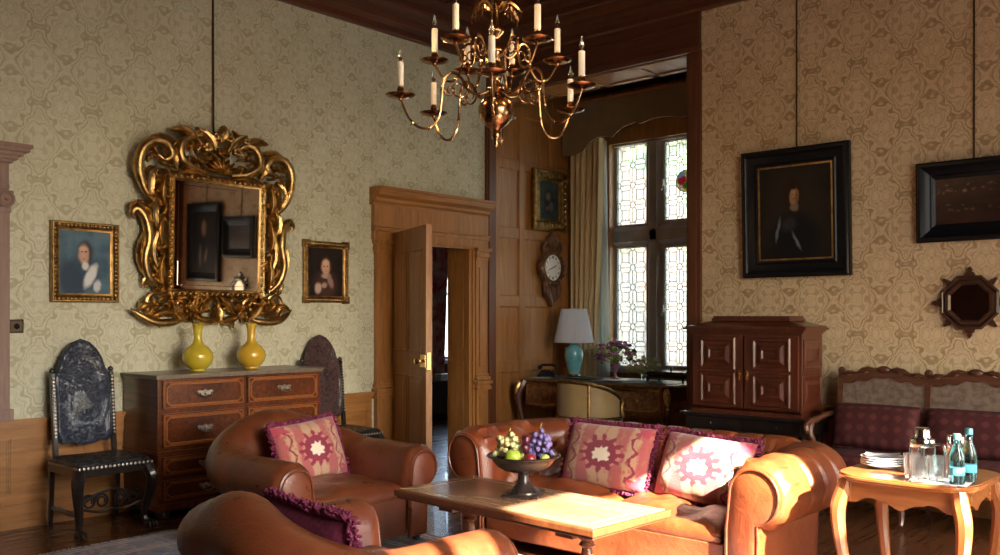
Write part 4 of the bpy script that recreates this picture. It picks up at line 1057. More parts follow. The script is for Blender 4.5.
col=n.mix(n.M('MULTIPLY',n.M('MULTIPLY',rows,n.M('MULTIPLY',sp,nn)),1.0),col,(.26,.15,.12)); n.set(col,.3,0)
picture('framed_painting','dark wide painting with faint small figures in a heavy black frame, above the octagonal mirror','' or (-1.785,YB,2.235),0,.75,.575,.115,.06,BLACKF,n.mat,tilt=.03,rod=4.06)
lady=painting('portrait_of_figure_in_black',(.008,.006,.005),(.02,.012,.01),[(.5,.25,.3,.35,0,(.012,.01,.012),.4),(.5,.72,.09,.12,0,(.36,.22,.14),.4),(.40,.3,.04,.12,.4,(.3,.24,.2),.5),(.64,.28,.04,.16,0,(.26,.2,.17),.5)])
picture('framed_portrait','black framed three quarter portrait seen reflected in the gilt mirror','' or (-.90,YB,2.16),0,.84,1.12,.11,.06,BLACKF,lady,tilt=.02,rod=4.06)
land=painting('small_dark_flower_piece',(.02,.035,.04),(.05,.07,.075),[(.5,.45,.25,.3,.3,(.02,.02,.02),.5),(.45,.6,.12,.1,0,(.16,.12,.09),.5),(.6,.35,.12,.12,0,(.10,.11,.13),.5),(.4,.3,.08,.06,0,(.2,.08,.06),.5)])
picture('framed_painting','small upright painting in a thick carved gilt frame above the wall clock','' or (XL+.032,7.98,2.715),RA,.58,.67,.115,.06,GILTD,land,carved=1)

# ------------------------------------------------------------------ wall clock
t=thing('cartel_clock','carved dark wood wall clock with round white dial on the oak panelling','clock',(XL+.032,8.02,1.965),RA)
def scroll2(g,cx,cz,r0,a0,turn,th0,th1,y=-.03,n=22,sx=1,shrink=.75,sq=1.0,M=None):
    pts=[];R=[]
    for i in range(n):
        k=i/(n-1); a=a0+turn*k; r=r0*(1-shrink*k); pts.append((sx*(cx+r*math.cos(a)),y-.012*math.sin(k*PI),cz+r*math.sin(a))); R.append(lerp(th0,th1,k)*(1 if i not in (0,n-1) else .6))
    g.tube(pts,R,7,flat=(0,1,0),sq=sq,M=M); g.ell((pts[-1][0],pts[-1][1],pts[-1][2]),(th1*1.5,)*3,8,6,M)
def leaf(g,p0,p1,p2,w,y=-.03,lobes=5,n=15,sx=1,th=.012,M=None):
    vs=[];fs=[];P0,P1,P2=[Vector((sx*a,0,b)) for a,b in (p0,p1,p2)]
    for i in range(n):
        k=i/(n-1); c=P0*(1-k)**2+P1*2*k*(1-k)+P2*k*k; d=(P1-P0)*(1-k)+(P2-P1)*k; d=d.normalized() if d.length>1e-6 else Vector((0,0,1)); nr=Vector((-d.z,0,d.x))
        ww=w*(math.sin(PI*min(1,k*.93+.05))**.7)*(.72+.28*abs(math.sin(lobes*PI*k)))
        for s_,hh in ((-1,0),(-.55,.8),(0,.35),(.55,.8),(1,0)):
            q=c+nr*ww*s_; vs.append((q.x,y-th*hh*2-.02*math.sin(k*PI),q.z))
    for i in range(n-1):
        for j in range(4): fs.append((i*5+j,i*5+j+1,(i+1)*5+j+1,(i+1)*5+j))
    # backing
    o=len(vs)
    for i in range(n): vs.append((vs[i*5][0],y+.01,vs[i*5][2])); vs.append((vs[i*5+4][0],y+.01,vs[i*5+4][2]))
    for i in range(n-1):
        a=o+2*i; fs+= [(i*5,(i+1)*5,a+2,a),(i*5+4,a+1,a+3,(i+1)*5+4),(a,a+2,a+3,a+1)]
    g.add(vs,fs,M)
CLKW=varied('carved_clock_wood',(.10,.045,.025),(.20,.10,.06),.4,.2,20,.4,60)
g=G(); Mx=Matrix.Rotation(PI/2,4,'X')
g.lathe([(.001,0),(.20,0),(.205,.02),(.185,.045),(.17,.05),(.16,.062),(.150,.055),(.148,.03),(.001,.03)],n=40,M=Mx)
for i in range(20):
    a=2*PI*i/20; g.ell((.19*math.cos(a),-.045,.19*math.sin(a)),(.022,.02,.022),8,5)
for sx in (-1,1):
    scroll2(g,.10,.235,.08,-1.2,4.6,.024,.008,sx=sx); scroll2(g,.075,-.245,.085,1.3,-4.6,.026,.008,sx=sx)
    leaf(g,(.03,.22),(.10,.30),(.03,.37),.035,sx=sx); leaf(g,(.15,.10),(.25,.05),(.20,-.10),.03,sx=sx); leaf(g,(.10,-.20),(.12,-.32),(.04,-.38),.035,sx=sx)
leaf(g,(0,.25),(0,.32),(0,.42),.04); leaf(g,(0,-.22),(0,-.34),(0,-.44),.06); g.ell((0,-.02,-.28),(.055,.035,.075),12,8)
g.box(-.12,.12,-.03,0,-.3,.25)
g.build('carved_case',CLKW,t,smooth=45,fix=False)
g=G(); g.lathe([(.001,.048),(.147,.048),(.149,.04),(.149,.03)],n=40,M=Mx); d=g.build('dial',plain('enamel_dial',(.86,.87,.88),.25,0,Coat_Weight=.3),t)
g=G()
for i in range(12):
    a=PI/2-2*PI*i/12; c_,s_=math.cos(a),math.sin(a); w=.006
    for o in ((-.007,.007) if i%3 else (-.011,0,.011)):
        p=Vector((c_*.118-s_*o,0,s_*.118+c_*o)); g.tube([(p.x-c_*.014,-.0495,p.z-s_*.014),(p.x+c_*.014,-.0495,p.z+s_*.014)],.0022,4)
g.build('numerals',BLACK,d)
g=G(); 
for a,l in ((math.radians(90-65),.075),(math.radians(90-250),.105)):
    g.tube([(-.02*math.cos(a),-.053,-.02*math.sin(a)),(l*.6*math.cos(a),-.053,l*.6*math.sin(a)),(l*math.cos(a),-.053,l*math.sin(a))],[.003,.005,.001],5)
g.ell((0,-.053,0),(.008,.004,.008),8,5); g.build('hands',BLACK,d)
g=G(); g.frame(.0,.0,[(0,0)]) if 0 else None
ring=[(.152*math.cos(2*PI*i/40),-.058,.152*math.sin(2*PI*i/40)) for i in range(40)]; g.tube(ring,.007,6,closed=True,flat=(0,1,0)); g.build('bezel',BRASS,t)

# ------------------------------------------------------------------ octagonal mirror
t=thing('octagonal_mirror','small octagonal mirror in a dark spiked frame below the wide black framed painting','mirror',(-1.81,YB,1.51),0)
t.scale=(.98,1,.98)
def ngon(r,n=8,ph=PI/8): return [(r*math.cos(ph+2*PI*i/n),r*math.sin(ph+2*PI*i/n)) for i in range(n)]
g=G(); rings=[(.205,0),(.210,-.03),(.195,-.045),(.178,-.03),(.165,-.05),(.150,-.05),(.138,-.028),(.132,-.02)]
vs=[];fs=[]
for r,y in rings: vs+=[(a,y,b) for a,b in ngon(r)]
for k in range(len(rings)-1):
    for i in range(8): i2=(i+1)%8; fs.append((k*8+i,k*8+i2,(k+1)*8+i2,(k+1)*8+i))
g.add(vs,fs)
for i in range(8):
    a=2*PI*i/8; c_,s_=math.cos(a),math.sin(a); P=lambda r,o:(c_*r-s_*o,s_*r+c_*o)
    big=1.0 if i%2==0 else .62
    poly=[P(.19,-.035*big),P(.215,-.028*big),P(.225,-.012),P(.235,-.018*big),P(.235+.025*big,0),P(.235,.018*big),P(.225,.012),P(.215,.028*big),P(.19,.035*big)]
    g.prism(poly,-.03,-.005,'y'); 
g.build('frame',wood('dark_turned_frame',(.035,.014,.008),(.08,.035,.02),'x',.3,2,.3),t,smooth=0,fix=False)
G().prism(ngon(.136),-.026,-.016,'y').build('mirror_pane',plain('dark_reflection_tint_glass',(.22,.18,.16),.06,1),t,smooth=0)  # pane colour darkened to stand in for a dark reflection

# ------------------------------------------------------------------ large gilt mirror
t=thing('gilt_rococo_mirror','large rococo mirror in a carved gilt frame above the chest of drawers','mirror',(XL,3.825,2.03),RA)
g=G(); g.tube([(0,-.02,.80),(0,-.012,4.06-2.03)],.008,6); g.ell((0,-.02,4.05-2.03),(.016,)*3,8,6); g.build('hanging_rod',RODM,t)
TM=T(0,-.01,-.7)@Rx(.030)@T(0,0,.7)@Rz(.008)
g=G(); hw,hh=.368,.412
g.frame(2*hw,2*hh,[(-.008,-.045),(0,-.06),(.012,-.065),(.02,-.05),(.035,-.06),(.05,-.07),(.06,-.055),(.066,-.03),(.066,0)],TM)
for side in range(4):
    L=2*(hw if side%2==0 else hh); n_=int(L/.045)
    for i in range(n_+1):
        k=-L/2+L*i/n_; a={0:(k,-hh-.028),1:(hw+.028,k),2:(k,hh+.028),3:(-hw-.028,k)}[side]; g.ell((a[0],-.06,a[1]),(.014,.010,.014),8,5,TM)
g.build('inner_frame',GILT,t,smooth=40,fix=False)
g=G(); q=random.Random(21)
def S2(a,b,c,d,e,f,h,**k): k['M']=TM; scroll2(g,a,b,c,d,e,f*.72,h,**k)
def LF(*a,**k): k['M']=TM; leaf(g,*a,**k)
for sx in (-1,1):
    # lower corner: sweeping foot to a pointed tip
    P=bez([(sx*.22,-.05,-.60),(sx*.36,-.07,-.655),(sx*.52,-.08,-.66),(sx*.63,-.07,-.61),(sx*.70,-.05,-.56)],5); g.tube(P,[interp(i/(len(P)-1),[0,.3,.7,1],[.012,.030,.026,.006]) for i in range(len(P))],8,flat=(0,1,0),M=TM); LF((.34,-.60),(.44,-.56),(.56,-.62),.032,sx=sx,y=-.07); LF((.52,-.55),(.60,-.50),(.66,-.58),.025,sx=sx,y=-.07)
    S2(.50,-.50,.115,-1.9,5.0,.034,.012,sx=sx,y=-.05); S2(.57,-.38,.085,-2.6,-4.6,.026,.010,sx=sx,y=-.04)
    S2(.30,-.54,.085,3.6,-5.2,.028,.010,sx=sx,y=-.05); S2(.14,-.54,.08,-.4,5.0,.026,.009,sx=sx,y=-.05); LF((.02,-.47),(.10,-.50),(.14,-.60),.035,sx=sx,y=-.05)
    LF((.40,-.47),(.36,-.60),(.24,-.66),.04,sx=sx,y=-.06); LF((.2,-.60),(.10,-.68),(.0,-.64),.035,sx=sx,y=-.05)
    # side: tall C scroll with out-turned ear
    P=bez([(sx*.47,-.05,-.42),(sx*.56,-.06,-.34),(sx*.605,-.07,-.20),(sx*.575,-.07,-.04),(sx*.60,-.06,.10),(sx*.66,-.055,.17),(sx*.695,-.05,.13),(sx*.67,-.05,.09)],5)
    g.tube(P,[interp(i/(len(P)-1),[0,.15,.5,.8,1],[.016,.030,.038,.028,.010]) for i in range(len(P))],8,flat=(0,1,0),M=TM)
    P=bez([(sx*.47,-.05,-.30),(sx*.53,-.06,-.15),(sx*.51,-.07,.0),(sx*.47,-.06,.12)],5); g.tube(P,[interp(i/(len(P)-1),[0,.5,1],[.012,.026,.012]) for i in range(len(P))],7,flat=(0,1,0),M=TM)
    S2(.49,.10,.06,1.2,-4.8,.022,.008,sx=sx,y=-.05); LF((.60,-.30),(.66,-.14),(.58,.02),.04,sx=sx,y=-.05); LF((.50,.02),(.58,.14),(.50,.26),.045,sx=sx,y=-.06)
    LF((.46,-.38),(.50,-.26),(.45,-.14),.03,sx=sx,y=-.06); LF((.47,-.08),(.52,.02),(.46,.14),.03,sx=sx,y=-.06)
    # upper shoulder: big volute
    P=bez([(sx*.49,-.05,.20),(sx*.60,-.06,.30),(sx*.66,-.07,.46),(sx*.64,-.08,.64),(sx*.55,-.08,.73),(sx*.45,-.08,.71),(sx*.41,-.08,.63),(sx*.46,-.08,.57),(sx*.52,-.08,.61)],5)
    g.tube(P,[interp(i/(len(P)-1),[0,.2,.5,.8,1],[.018,.036,.042,.028,.010]) for i in range(len(P))],8,flat=(0,1,0),M=TM)
    LF((.64,.34),(.70,.52),(.62,.68),.04,sx=sx,y=-.06); LF((.55,.25),(.62,.38),(.52,.50),.055,sx=sx,y=-.06); LF((.60,.70),(.50,.82),(.38,.76),.045,sx=sx,y=-.06)
    S2(.50,.38,.07,-.6,5.0,.024,.008,sx=sx,y=-.05); LF((.46,.22),(.50,.32),(.45,.44),.03,sx=sx,y=-.07)
    # crest
    P=bez([(sx*.10,-.06,.50),(sx*.24,-.07,.53),(sx*.34,-.08,.62),(sx*.33,-.08,.76),(sx*.24,-.08,.82),(sx*.17,-.07,.77),(sx*.20,-.07,.70)],5)
    g.tube(P,[interp(i/(len(P)-1),[0,.3,.6,1],[.020,.040,.032,.010]) for i in range(len(P))],8,flat=(0,1,0),M=TM)
    LF((.20,.78),(.30,.92),(.42,.86),.05,sx=sx,y=-.07); LF((.05,.72),(.10,.86),(.22,.92),.05,sx=sx,y=-.08); LF((.36,.50),(.42,.60),(.36,.72),.045,sx=sx,y=-.06)
    LF((.10,.46),(.22,.50),(.36,.47),.035,sx=sx,y=-.07)
    for (a,b,r) in ((.13,.74,.045),(.21,.86,.035),(.06,.86,.04)):   # roses
        for k in range(5): th=2*PI*k/5; g.ell((sx*(a+r*.6*math.cos(th)),-.10,b+r*.6*math.sin(th)),(r*.6,.02,r*.6),8,5,TM)
        g.ell((sx*a,-.12,b),(r*.4,.02,r*.4),8,5,TM)
for i in range(9):  # scallop shell under the crest
    a=PI*(.08+.84*i/8); LF((.0,.50),(.07*math.cos(a),.50+.08*math.sin(a)),(.17*math.cos(a),.50+.155*math.sin(a)),.022,y=-.09,lobes=1)
LF((-.02,.80),(.02,.92),(.0,.98),.05,y=-.09); LF((0,-.52),(0,-.60),(0,-.68),.05,y=-.06)
for i in range(150):     # small leafage closing the carving onto the inner frame
    side=q.random()*4; k=q.uniform(-1,1)
    if side<1: x,z=k*.42,-.47-q.random()*.10
    elif side<2.5: x,z=.455+q.random()*.08,k*.45
    elif side<4: x,z=(-.455-q.random()*.08),k*.45
    a=q.uniform(0,2*PI); L_=q.uniform(.05,.10); LF((x,z),(x+L_*.6*math.cos(a),z+L_*.6*math.sin(a)),(x+L_*math.cos(a+.8),z+L_*math.sin(a+.8)),.018,y=-.045,lobes=3,n=9,th=.008)
for i in range(210):     # denser foliage through the crest and shoulders
    w_=q.random()
    if w_<.42: x,z=q.uniform(-.36,.36),q.uniform(.50,.86)
    elif w_<.75: x,z=q.choice((-1,1))*q.uniform(.42,.62),q.uniform(.10,.72)
    else: x,z=q.choice((-1,1))*q.uniform(.08,.60),q.uniform(-.62,-.50)
    a=q.uniform(0,2*PI); L_=q.uniform(.06,.12); LF((x,z),(x+L_*.6*math.cos(a),z+L_*.6*math.sin(a)),(x+L_*math.cos(a+1.0),z+L_*math.sin(a+1.0)),.016,y=-.04-q.random()*.03,lobes=3,n=9,th=.009)
g.v=[(a,b,c if c<.45 else .45+(c-.45)*.78) for a,b,c in g.v]
g.build('carved_frame',GILT,t,smooth=50,fix=False)
g=G(); g.box(-hw,hw,-.05,-.02,-hh,hh,TM); mp=g.build('mirror_pane',MIRROR,t,smooth=0)
g=G(); g.frame(2*hw-.07,2*hh-.07,[(0,-.0505),(.035,-.046)],TM); g.build('bevelled_edge',MIRROR,mp,smooth=0,fix=False)
G().box(-hw-.06,hw+.06,-.03,-.002,-hh-.06,hh+.06,TM).build('backboard',W_EBON,t,smooth=0)

# wall switch
t=thing('wall_switch','small dark metal wall switch plate beside the pilaster at the left edge','switch',(XL,2.375,1.345),RA)
g=G(); g.box(-.045,.045,-.008,0,-.045,.045); g.frame(.07,.07,[(0,-.008),(.003,-.011),(.006,-.008)]); g.build('plate',plain('bronze_plate',(.05,.032,.018),.35,.7),t,bevel=.002)
G().lathe([(.018,0),(.018,.008),(.008,.012),(.006,.022),(.001,.024)],n=16,M=T(0,-.008,0)@Mx).build('knob',BLACK,t)

# ------------------------------------------------------------------ door leaf
ang=math.atan2(5.31-5.70,-5.55+6.43)
dl=thing('door_1','','',(-6.43,5.705,0),ang); struct(dl); del dl['label']; del dl['category']
g=G(); w=.96; g.box(0,w,-.027,.027,.01,2.19)
for z0,z1 in ((.22,.88),(1.12,1.98)):
    for x0,x1 in ((.11,.44),(.52,.85)):
        for sy in (-1,1):
            M=T((x0+x1)/2,0,(z0+z1)/2)@Rz(0 if sy<0 else PI)
            g.frame(x1-x0,z1-z0,[(.02,-.027),(.014,-.035),(.004,-.035),(-.004,-.028),(-.02,-.029),(-.045,-.034),(-.05,-.034)],M)
            g.box(-(x1-x0)/2+.05,(x1-x0)/2-.05,-.034,-.0265,-(z1-z0)/2+.05,(z1-z0)/2-.05,M)
g.build('leaf',W_OAK,dl,smooth=0,fix=False)
BR2=plain('polished_brass',(.75,.50,.18),.2,1)
g=G(); g.box(w-.13,w-.005,-.036,-.027,.98,1.09); g.box(w-.001,w+.003,-.018,.018,.96,1.11); g.build('lock_plate',BR2,dl,bevel=.002)
g=G(); g.lathe([(.014,0),(.012,.03),(.022,.04),(.028,.055),(.02,.07),(.001,.074)],n=16,M=T(w-.075,-.034,1.035)@Mx); g.build('door_knob',BR2,dl)
struct(G().box(XL-.20,XL-.17,D1-.034,D1-.028,1.25,1.34).build('trim_16',BR2,smooth=0))

# passage furnishings
CRED=varied('red_patterned_curtain',(.30,.03,.045),(.55,.34,.32),.9,0,9,.2,30)
def drape(g,x0,x1,z0,z1,yf,folds,amp,ny=60,nz=24,x0b=None,x1b=None,pinch=None,thick=.008,seed=0):
    def f(u,v,o=0):
        z=lerp(z0,z1,v); k=1-v
        a=x0 if x0b is None else lerp(x0,x0b,k if pinch is None else pinch(v)); b=x1 if x1b is None else lerp(x1,x1b,k if pinch is None else pinch(v))
        x=lerp(a,b,u); w=(b-a)/(x1-x0)
        return (x,yf+amp*math.sin(u*folds*2*PI+.8*math.sin(v*2+seed))*(.6+.4*w)+amp*.35*math.sin(u*folds*4.3*PI+v*3+seed)+o,z)
    g.grid(lambda u,v:f(u,v),ny,nz); g.grid(lambda u,v:f(u,v,thick),ny,nz); return g
t=thing('red_curtain','red and white patterned curtain hanging at the window of the room beyond the open door','curtain',(PXW+.12,9.1,0),RA)
drape(G(),-.28,.08,.45,2.75,-.02,4,.03,50,20,x1b=-.05).build('drape',CRED,t)
t=thing('passage_console','low dark chest under the window in the room beyond the open door','chest',(-8.95,9.05,0),RA)
g=G(); g.box(-.5,.5,-.02,.22,.1,.50); g.box(-.53,.53,-.05,.24,.50,.53); 
for x in (-.45,.45):
    for y in (.02,.18): g.box(x-.03,x+.03,y-.03,y+.03,0,.1)
g.build('body',W_EBON,t,smooth=0,bevel=.004)
t=thing('folded_towel','folded pale towel lying on the dark chest beyond the door','towel',(-8.95,8.90,.531),RA)
g=G(); 
for i in range(3): softbox(g,.26,.16,.035,(0,.05,.018+.032*i),e=.35,n=24,m=8)
g.build('cloth',NAPK,t)

# ------------------------------------------------------------------ curtains of the bay
CURT=varied('cream_curtain_cloth',(.66,.51,.28),(.58,.44,.23),.85,0,3,.1,50,.003,Sheen_Weight=.2)
t=thing('bay_curtain','long cream curtain gathered at the left side of the leaded bay window','curtain',(-6.17,8.36,0),0)
drape(G(),-.22,.24,.05,3.42,0,6,.035,110,40,x1b=.10,pinch=lambda v: (1-v)**1.2 if v>.3 else .65+.1*v).build('drape',CURT,t)
g=G(); pts=[(-.24,-.05,1.05),(-.1,-.08,1.0),(.06,-.07,1.03),(.17,.0,1.10)]; g.tube(bez(pts,5),.016,8); g.build('tie_back',CURT,t)
SHEER=N('sheer_lining'); SHEER.set((.75,.76,.74),.9); tt_=SHEER.t; tl=SHEER.n('ShaderNodeBsdfTranslucent'); tl.inputs[0].default_value=(.8,.82,.8,1); mx=SHEER.n('ShaderNodeMixShader'); mx.inputs[0].default_value=.5
tt_.links.new(SHEER.b.outputs[0],mx.inputs[1]); tt_.links.new(tl.outputs[0],mx.inputs[2]); tt_.links.new(mx.outputs[0],SHEER.out.inputs[0])
t=thing('sheer_curtain','pale lining curtain hanging between the cream curtain and the window glass','curtain',(-6.0,8.44,0),0)
drape(G(),-.15,.05,.30,3.4,0,4,.016,50,16,x1b=.12).build('drape',SHEER.mat,t)
t=thing('curtain_pelmet','plain brown fabric pelmet with scalloped lower edge across the bay window','pelmet',(0,8.24,0),0)
def pel(x):
    xs=[-6.40,-6.22,-6.14,-6.02,-5.90,-5.80,-5.72,-5.58,-5.42,-5.36,-5.20,-5.0,-4.85,-4.6,-4.35,-4.12]
    zs=[3.24,3.25,3.27,3.36,3.40,3.40,3.38,3.47,3.50,3.47,3.51,3.50,3.46,3.50,3.38,3.26]
    return interp(x,xs,zs)
g=G(); n_=90; poly=[(-6.40,3.80),(-4.12,3.80)]+[(lerp(-4.12,-6.40,i/n_),pel(lerp(-4.12,-6.40,i/n_))) for i in range(n_+1)]
g.prism(poly,-.012,.012,'y'); g.build('cloth',varied('brown_pelmet_cloth',(.26,.185,.10),(.21,.145,.08),.9,0,4,.1,60),t,smooth=0)
G().box(-6.42,-4.10,-.03,.28,3.80,3.835).build('cornice_board',W_OAKX,t,smooth=0,bevel=.004)
# ------------------------------------------------------------------ writing desk in the bay
dx,dy=-5.37,7.68
t=thing('writing_desk','dark inlaid writing desk with gilt mounts and curved legs standing in the window bay','desk',(dx,dy,0),0)
w,d,h=.93,.38,.77
INL=varied('marquetry_panel',(.12,.035,.018),(.34,.16,.06),.28,0,26,.05,40,Coat_Weight=.3)
g=G(); pl=[]
for i in range(64):
    a=2*PI*i/64; c,s_=math.cos(a),math.sin(a); e=.30; pl.append(((w-.02+.02*math.cos(6*a))*math.copysign(abs(c)**e,c),(d-.01+.015*math.cos(4*a))*math.copysign(abs(s_)**e,s_)))
g.prism(pl,h-.03,h-.004,'z'); tp=g.build('desk_top',W_EBON,t,smooth=40)
g=G(); g.tube([(a,b,h-.017) for a,b in pl],.012,8,closed=True,flat=(0,0,1)); g.build('gilt_edge',GILT,tp)
g=G(); g.prism([(a*.88,b*.80) for a,b in pl],h-.005,h,'z'); g.build('leather_inset',plain('green_grey_leather',(.10,.12,.10),.35),tp,smooth=0)
def pod(x0,x1,z0,name,mat):
    g=G(); n_=20; poly=[(x0,h-.03),(x1,h-.03)]+[(lerp(x1,x0,i/n_), z0+.03*abs(math.cos(PI*i/n_))) for i in range(n_+1)]
    g.prism(poly,-d+.045,-d+.36,'y'); o=g.build(name,mat,t,smooth=0)
    g=G(); yy=-d+.040; g.tube([(x0+.03,yy,h-.06),(x1-.03,yy,h-.06),(x1-.02,yy,z0+.10),(x1-.07,yy,z0+.055),((x0+x1)/2,yy,z0+.04),(x0+.07,yy,z0+.055),(x0+.02,yy,z0+.10)],.014,7,closed=True,flat=(0,1,0))
    for sx in (x0+.03,x1-.03): g.ell((sx,yy,h-.07),(.022,.014,.03),8,6)
    g.ell(((x0+x1)/2,yy-.008,z0+.15),(.03,.012,.02),8,6); g.build('gilt_mount',GILT,o)
pod(-w+.10,-.28,.46,'drawer_pedestal',INL); pod(.28,w-.10,.46,'drawer_pedestal',INL); pod(-.28,.28,.60,'centre_drawer',INL)
g=G(); g.box(-w+.07,w-.07,-d+.07,d-.06,.60,h-.03); g.build('frame',W_CAB,t,smooth=0)
for sx in (-1,1):
    for sy in (-1,1):
        g=G(); cabriole(g,sx*(w-.07),sy*(d-.06),h-.03,sx,sy,.036,1.5); lg=g.build('leg',W_CAB,t)
        g=G(); x,y=sx*(w-.07),sy*(d-.06)
        P=bez([(x+sx*.03,y+sy*.03,h-.04),(x+sx*.055,y+sy*.055,h*.85),(x+sx*.055,y+sy*.055,h*.74),(x+sx*.045,y+sy*.045,h*.6)],5); g.tube(P,[.020,.026,.030,.034,.036,.034,.032,.030,.028,.026,.022,.018,.014,.012,.010,.008][:len(P)],8)
        for k in range(4): g.ell((x+sx*.066,y+sy*.066,h*(.9-.06*k)),(.018,.018,.014),8,6)
        g.build('knee_mount',GILT,lg); g=G(); g.lathe([(.012,.0),(.026,.008),(.028,.03),(.018,.06),(.014,.09)],c=(x+sx*.02,y+sy*.02,0),n=12); g.build('foot_mount',GILT,lg)
DZ_=.772
# lamp
lx,ly=-5.97,7.88
t=thing('table_lamp','turquoise ginger jar table lamp with white pleated shade on the writing desk','lamp',(lx,ly,DZ_))
TQ=varied('turquoise_glaze',(.10,.36,.42),(.20,.48,.52),.15,0,9,.05,14,Coat_Weight=.5)
G().lathe([(.07,0),(.075,.008),(.072,.02),(.055,.026)],n=28).build('foot',BRASS,t)
G().lathe([(.055,.022),(.058,.05),(.075,.10),(.092,.16),(.102,.22),(.100,.27),(.085,.305),(.055,.325),(.045,.335),(.045,.35),(.02,.36),(.001,.362)],n=40).build('jar',TQ,t,smooth=60)
G().tube([(0,0,.35),(0,0,.66)],.006,8).build('stem',BRASS,t)
g=G(); n_=180
def sh(u,v,o=0): a=2*PI*u; r=lerp(.215,.135,v)+(.0035 if int(round(u*n_))%2 else 0)-o; return (r*math.cos(a),r*math.sin(a),.365+.36*v)
g.grid(lambda u,v:sh(u,v),n_,6,cu=True); g.grid(lambda u,v:sh(u,v,.004),n_,6,cu=True)
SH=N('white_pleated_shade'); SH.set((.85,.87,.92),.9); ts=SH.t; tl=SH.n('ShaderNodeBsdfTranslucent'); tl.inputs[0].default_value=(.8,.84,.9,1); mx=SH.n('ShaderNodeMixShader'); mx.inputs[0].default_value=.45
ts.links.new(SH.b.outputs[0],mx.inputs[1]); ts.links.new(tl.outputs[0],mx.inputs[2]); ts.links.new(mx.outputs[0],SH.out.inputs[0])
s_=g.build('lamp_shade',SH.mat,t,smooth=0,fix=False)
g=G(); g.tube([(.217*math.cos(2*PI*i/40),.217*math.sin(2*PI*i/40),.367) for i in range(40)],.004,5,closed=True,flat=(0,0,1)); g.tube([(.137*math.cos(2*PI*i/40),.137*math.sin(2*PI*i/40),.724) for i in range(40)],.004,5,closed=True,flat=(0,0,1)); g.build('trim',SH.mat,s_)
# telephone
t=thing('telephone','black desk telephone at the left end of the writing desk beside the lamp','telephone',(-6.10,7.60,DZ_),.5)
g=G(); g.prism([(-.11,0),(.11,0),(.105,.02),(.06,.06),(.02,.075),(-.06,.075),(-.105,.02)],-.09,.09,'y'); g.build('body',BLACK,t,smooth=0,bevel=.008)
g=G(); g.tube(bez([(-.09,0,.11),(-.05,0,.125),(.05,0,.125),(.09,0,.11)],4),.014,8); g.ell((-.09,0,.10),(.026,.026,.022),10,7); g.ell((.09,0,.10),(.026,.026,.022),10,7); g.build('handset',BLACK,t)
g=G(); 
for i in range(3):
    for j in range(4): g.cbox((.03+.02*i,-.03+.02*j,.068-.012*i),(.013,.013,.008))
g.build('keypad',STEEL,t,smooth=0)
# papers, blotter, book, stand
t=thing('note_papers','small loose pile of white note paper in front of the telephone','paper',(-6.06,7.42,DZ_),.3)
g=G(); 
for i in range(4): g.box(-.10,.10,-.07,.07,.0015*i,.0015*i+.001,Rz(.12*i))
g.build('sheets',WHITEP,t,smooth=0)
t=thing('desk_blotter','flat black leather folder lying at the centre left of the writing desk','folder',(-5.62,7.58,DZ_),.05)
G().box(-.17,.17,-.12,.12,0,.012).build('cover',BLACK,t,smooth=0,bevel=.003)
t=thing('silver_salver','pale oval dish lying beside the flower vase on the writing desk','dish',(-5.18,7.52,DZ_),0)
G().lathe([(.001,.003),(.08,.002),(.11,.008),(.125,.012),(.123,.015),(.105,.012),(.001,.007)],n=36,sx=1.3).build('china',WHITEP,t)
t=thing('blue_notebook','thin pale blue notebook lying in front of the black footed stand','book',(-4.90,7.50,DZ_),.1)
g=G(); g.box(-.14,.14,-.09,.09,0,.003); g.box(-.14,.14,-.09,.09,.014,.017); g.box(-.14,-.135,-.09,.09,0,.017); o=g.build('cover',plain('pale_blue_cover',(.12,.26,.34),.5),t,smooth=0); G().box(-.135,.137,-.087,.087,.003,.014).build('pages',WHITEP,t,smooth=0)
t=thing('footed_stand','low black lacquer stand with small scrolled feet at the right end of the writing desk','stand',(-4.63,7.66,DZ_),.0)
g=G(); g.box(-.22,.22,-.13,.13,.075,.095); g.box(-.20,.20,-.11,.11,.05,.075); g.box(-.205,.205,-.115,.115,.095,.112); g.build('tray',BLACK,t,smooth=0,bevel=.004)
for sx in (-1,1):
    for sy in (-1,1): G().tube(bez([(sx*.18,sy*.10,.06),(sx*.20,sy*.115,.045),(sx*.19,sy*.105,.025),(sx*.205,sy*.12,.006)],4),[.014]*4+[.011]*4+[.009]*5,7).build('foot',BLACK,t)
G().lathe([(.008,.11),(.006,.13),(.014,.14),(.006,.15),(.001,.155)],n=12).build('finial',BLACK,t)
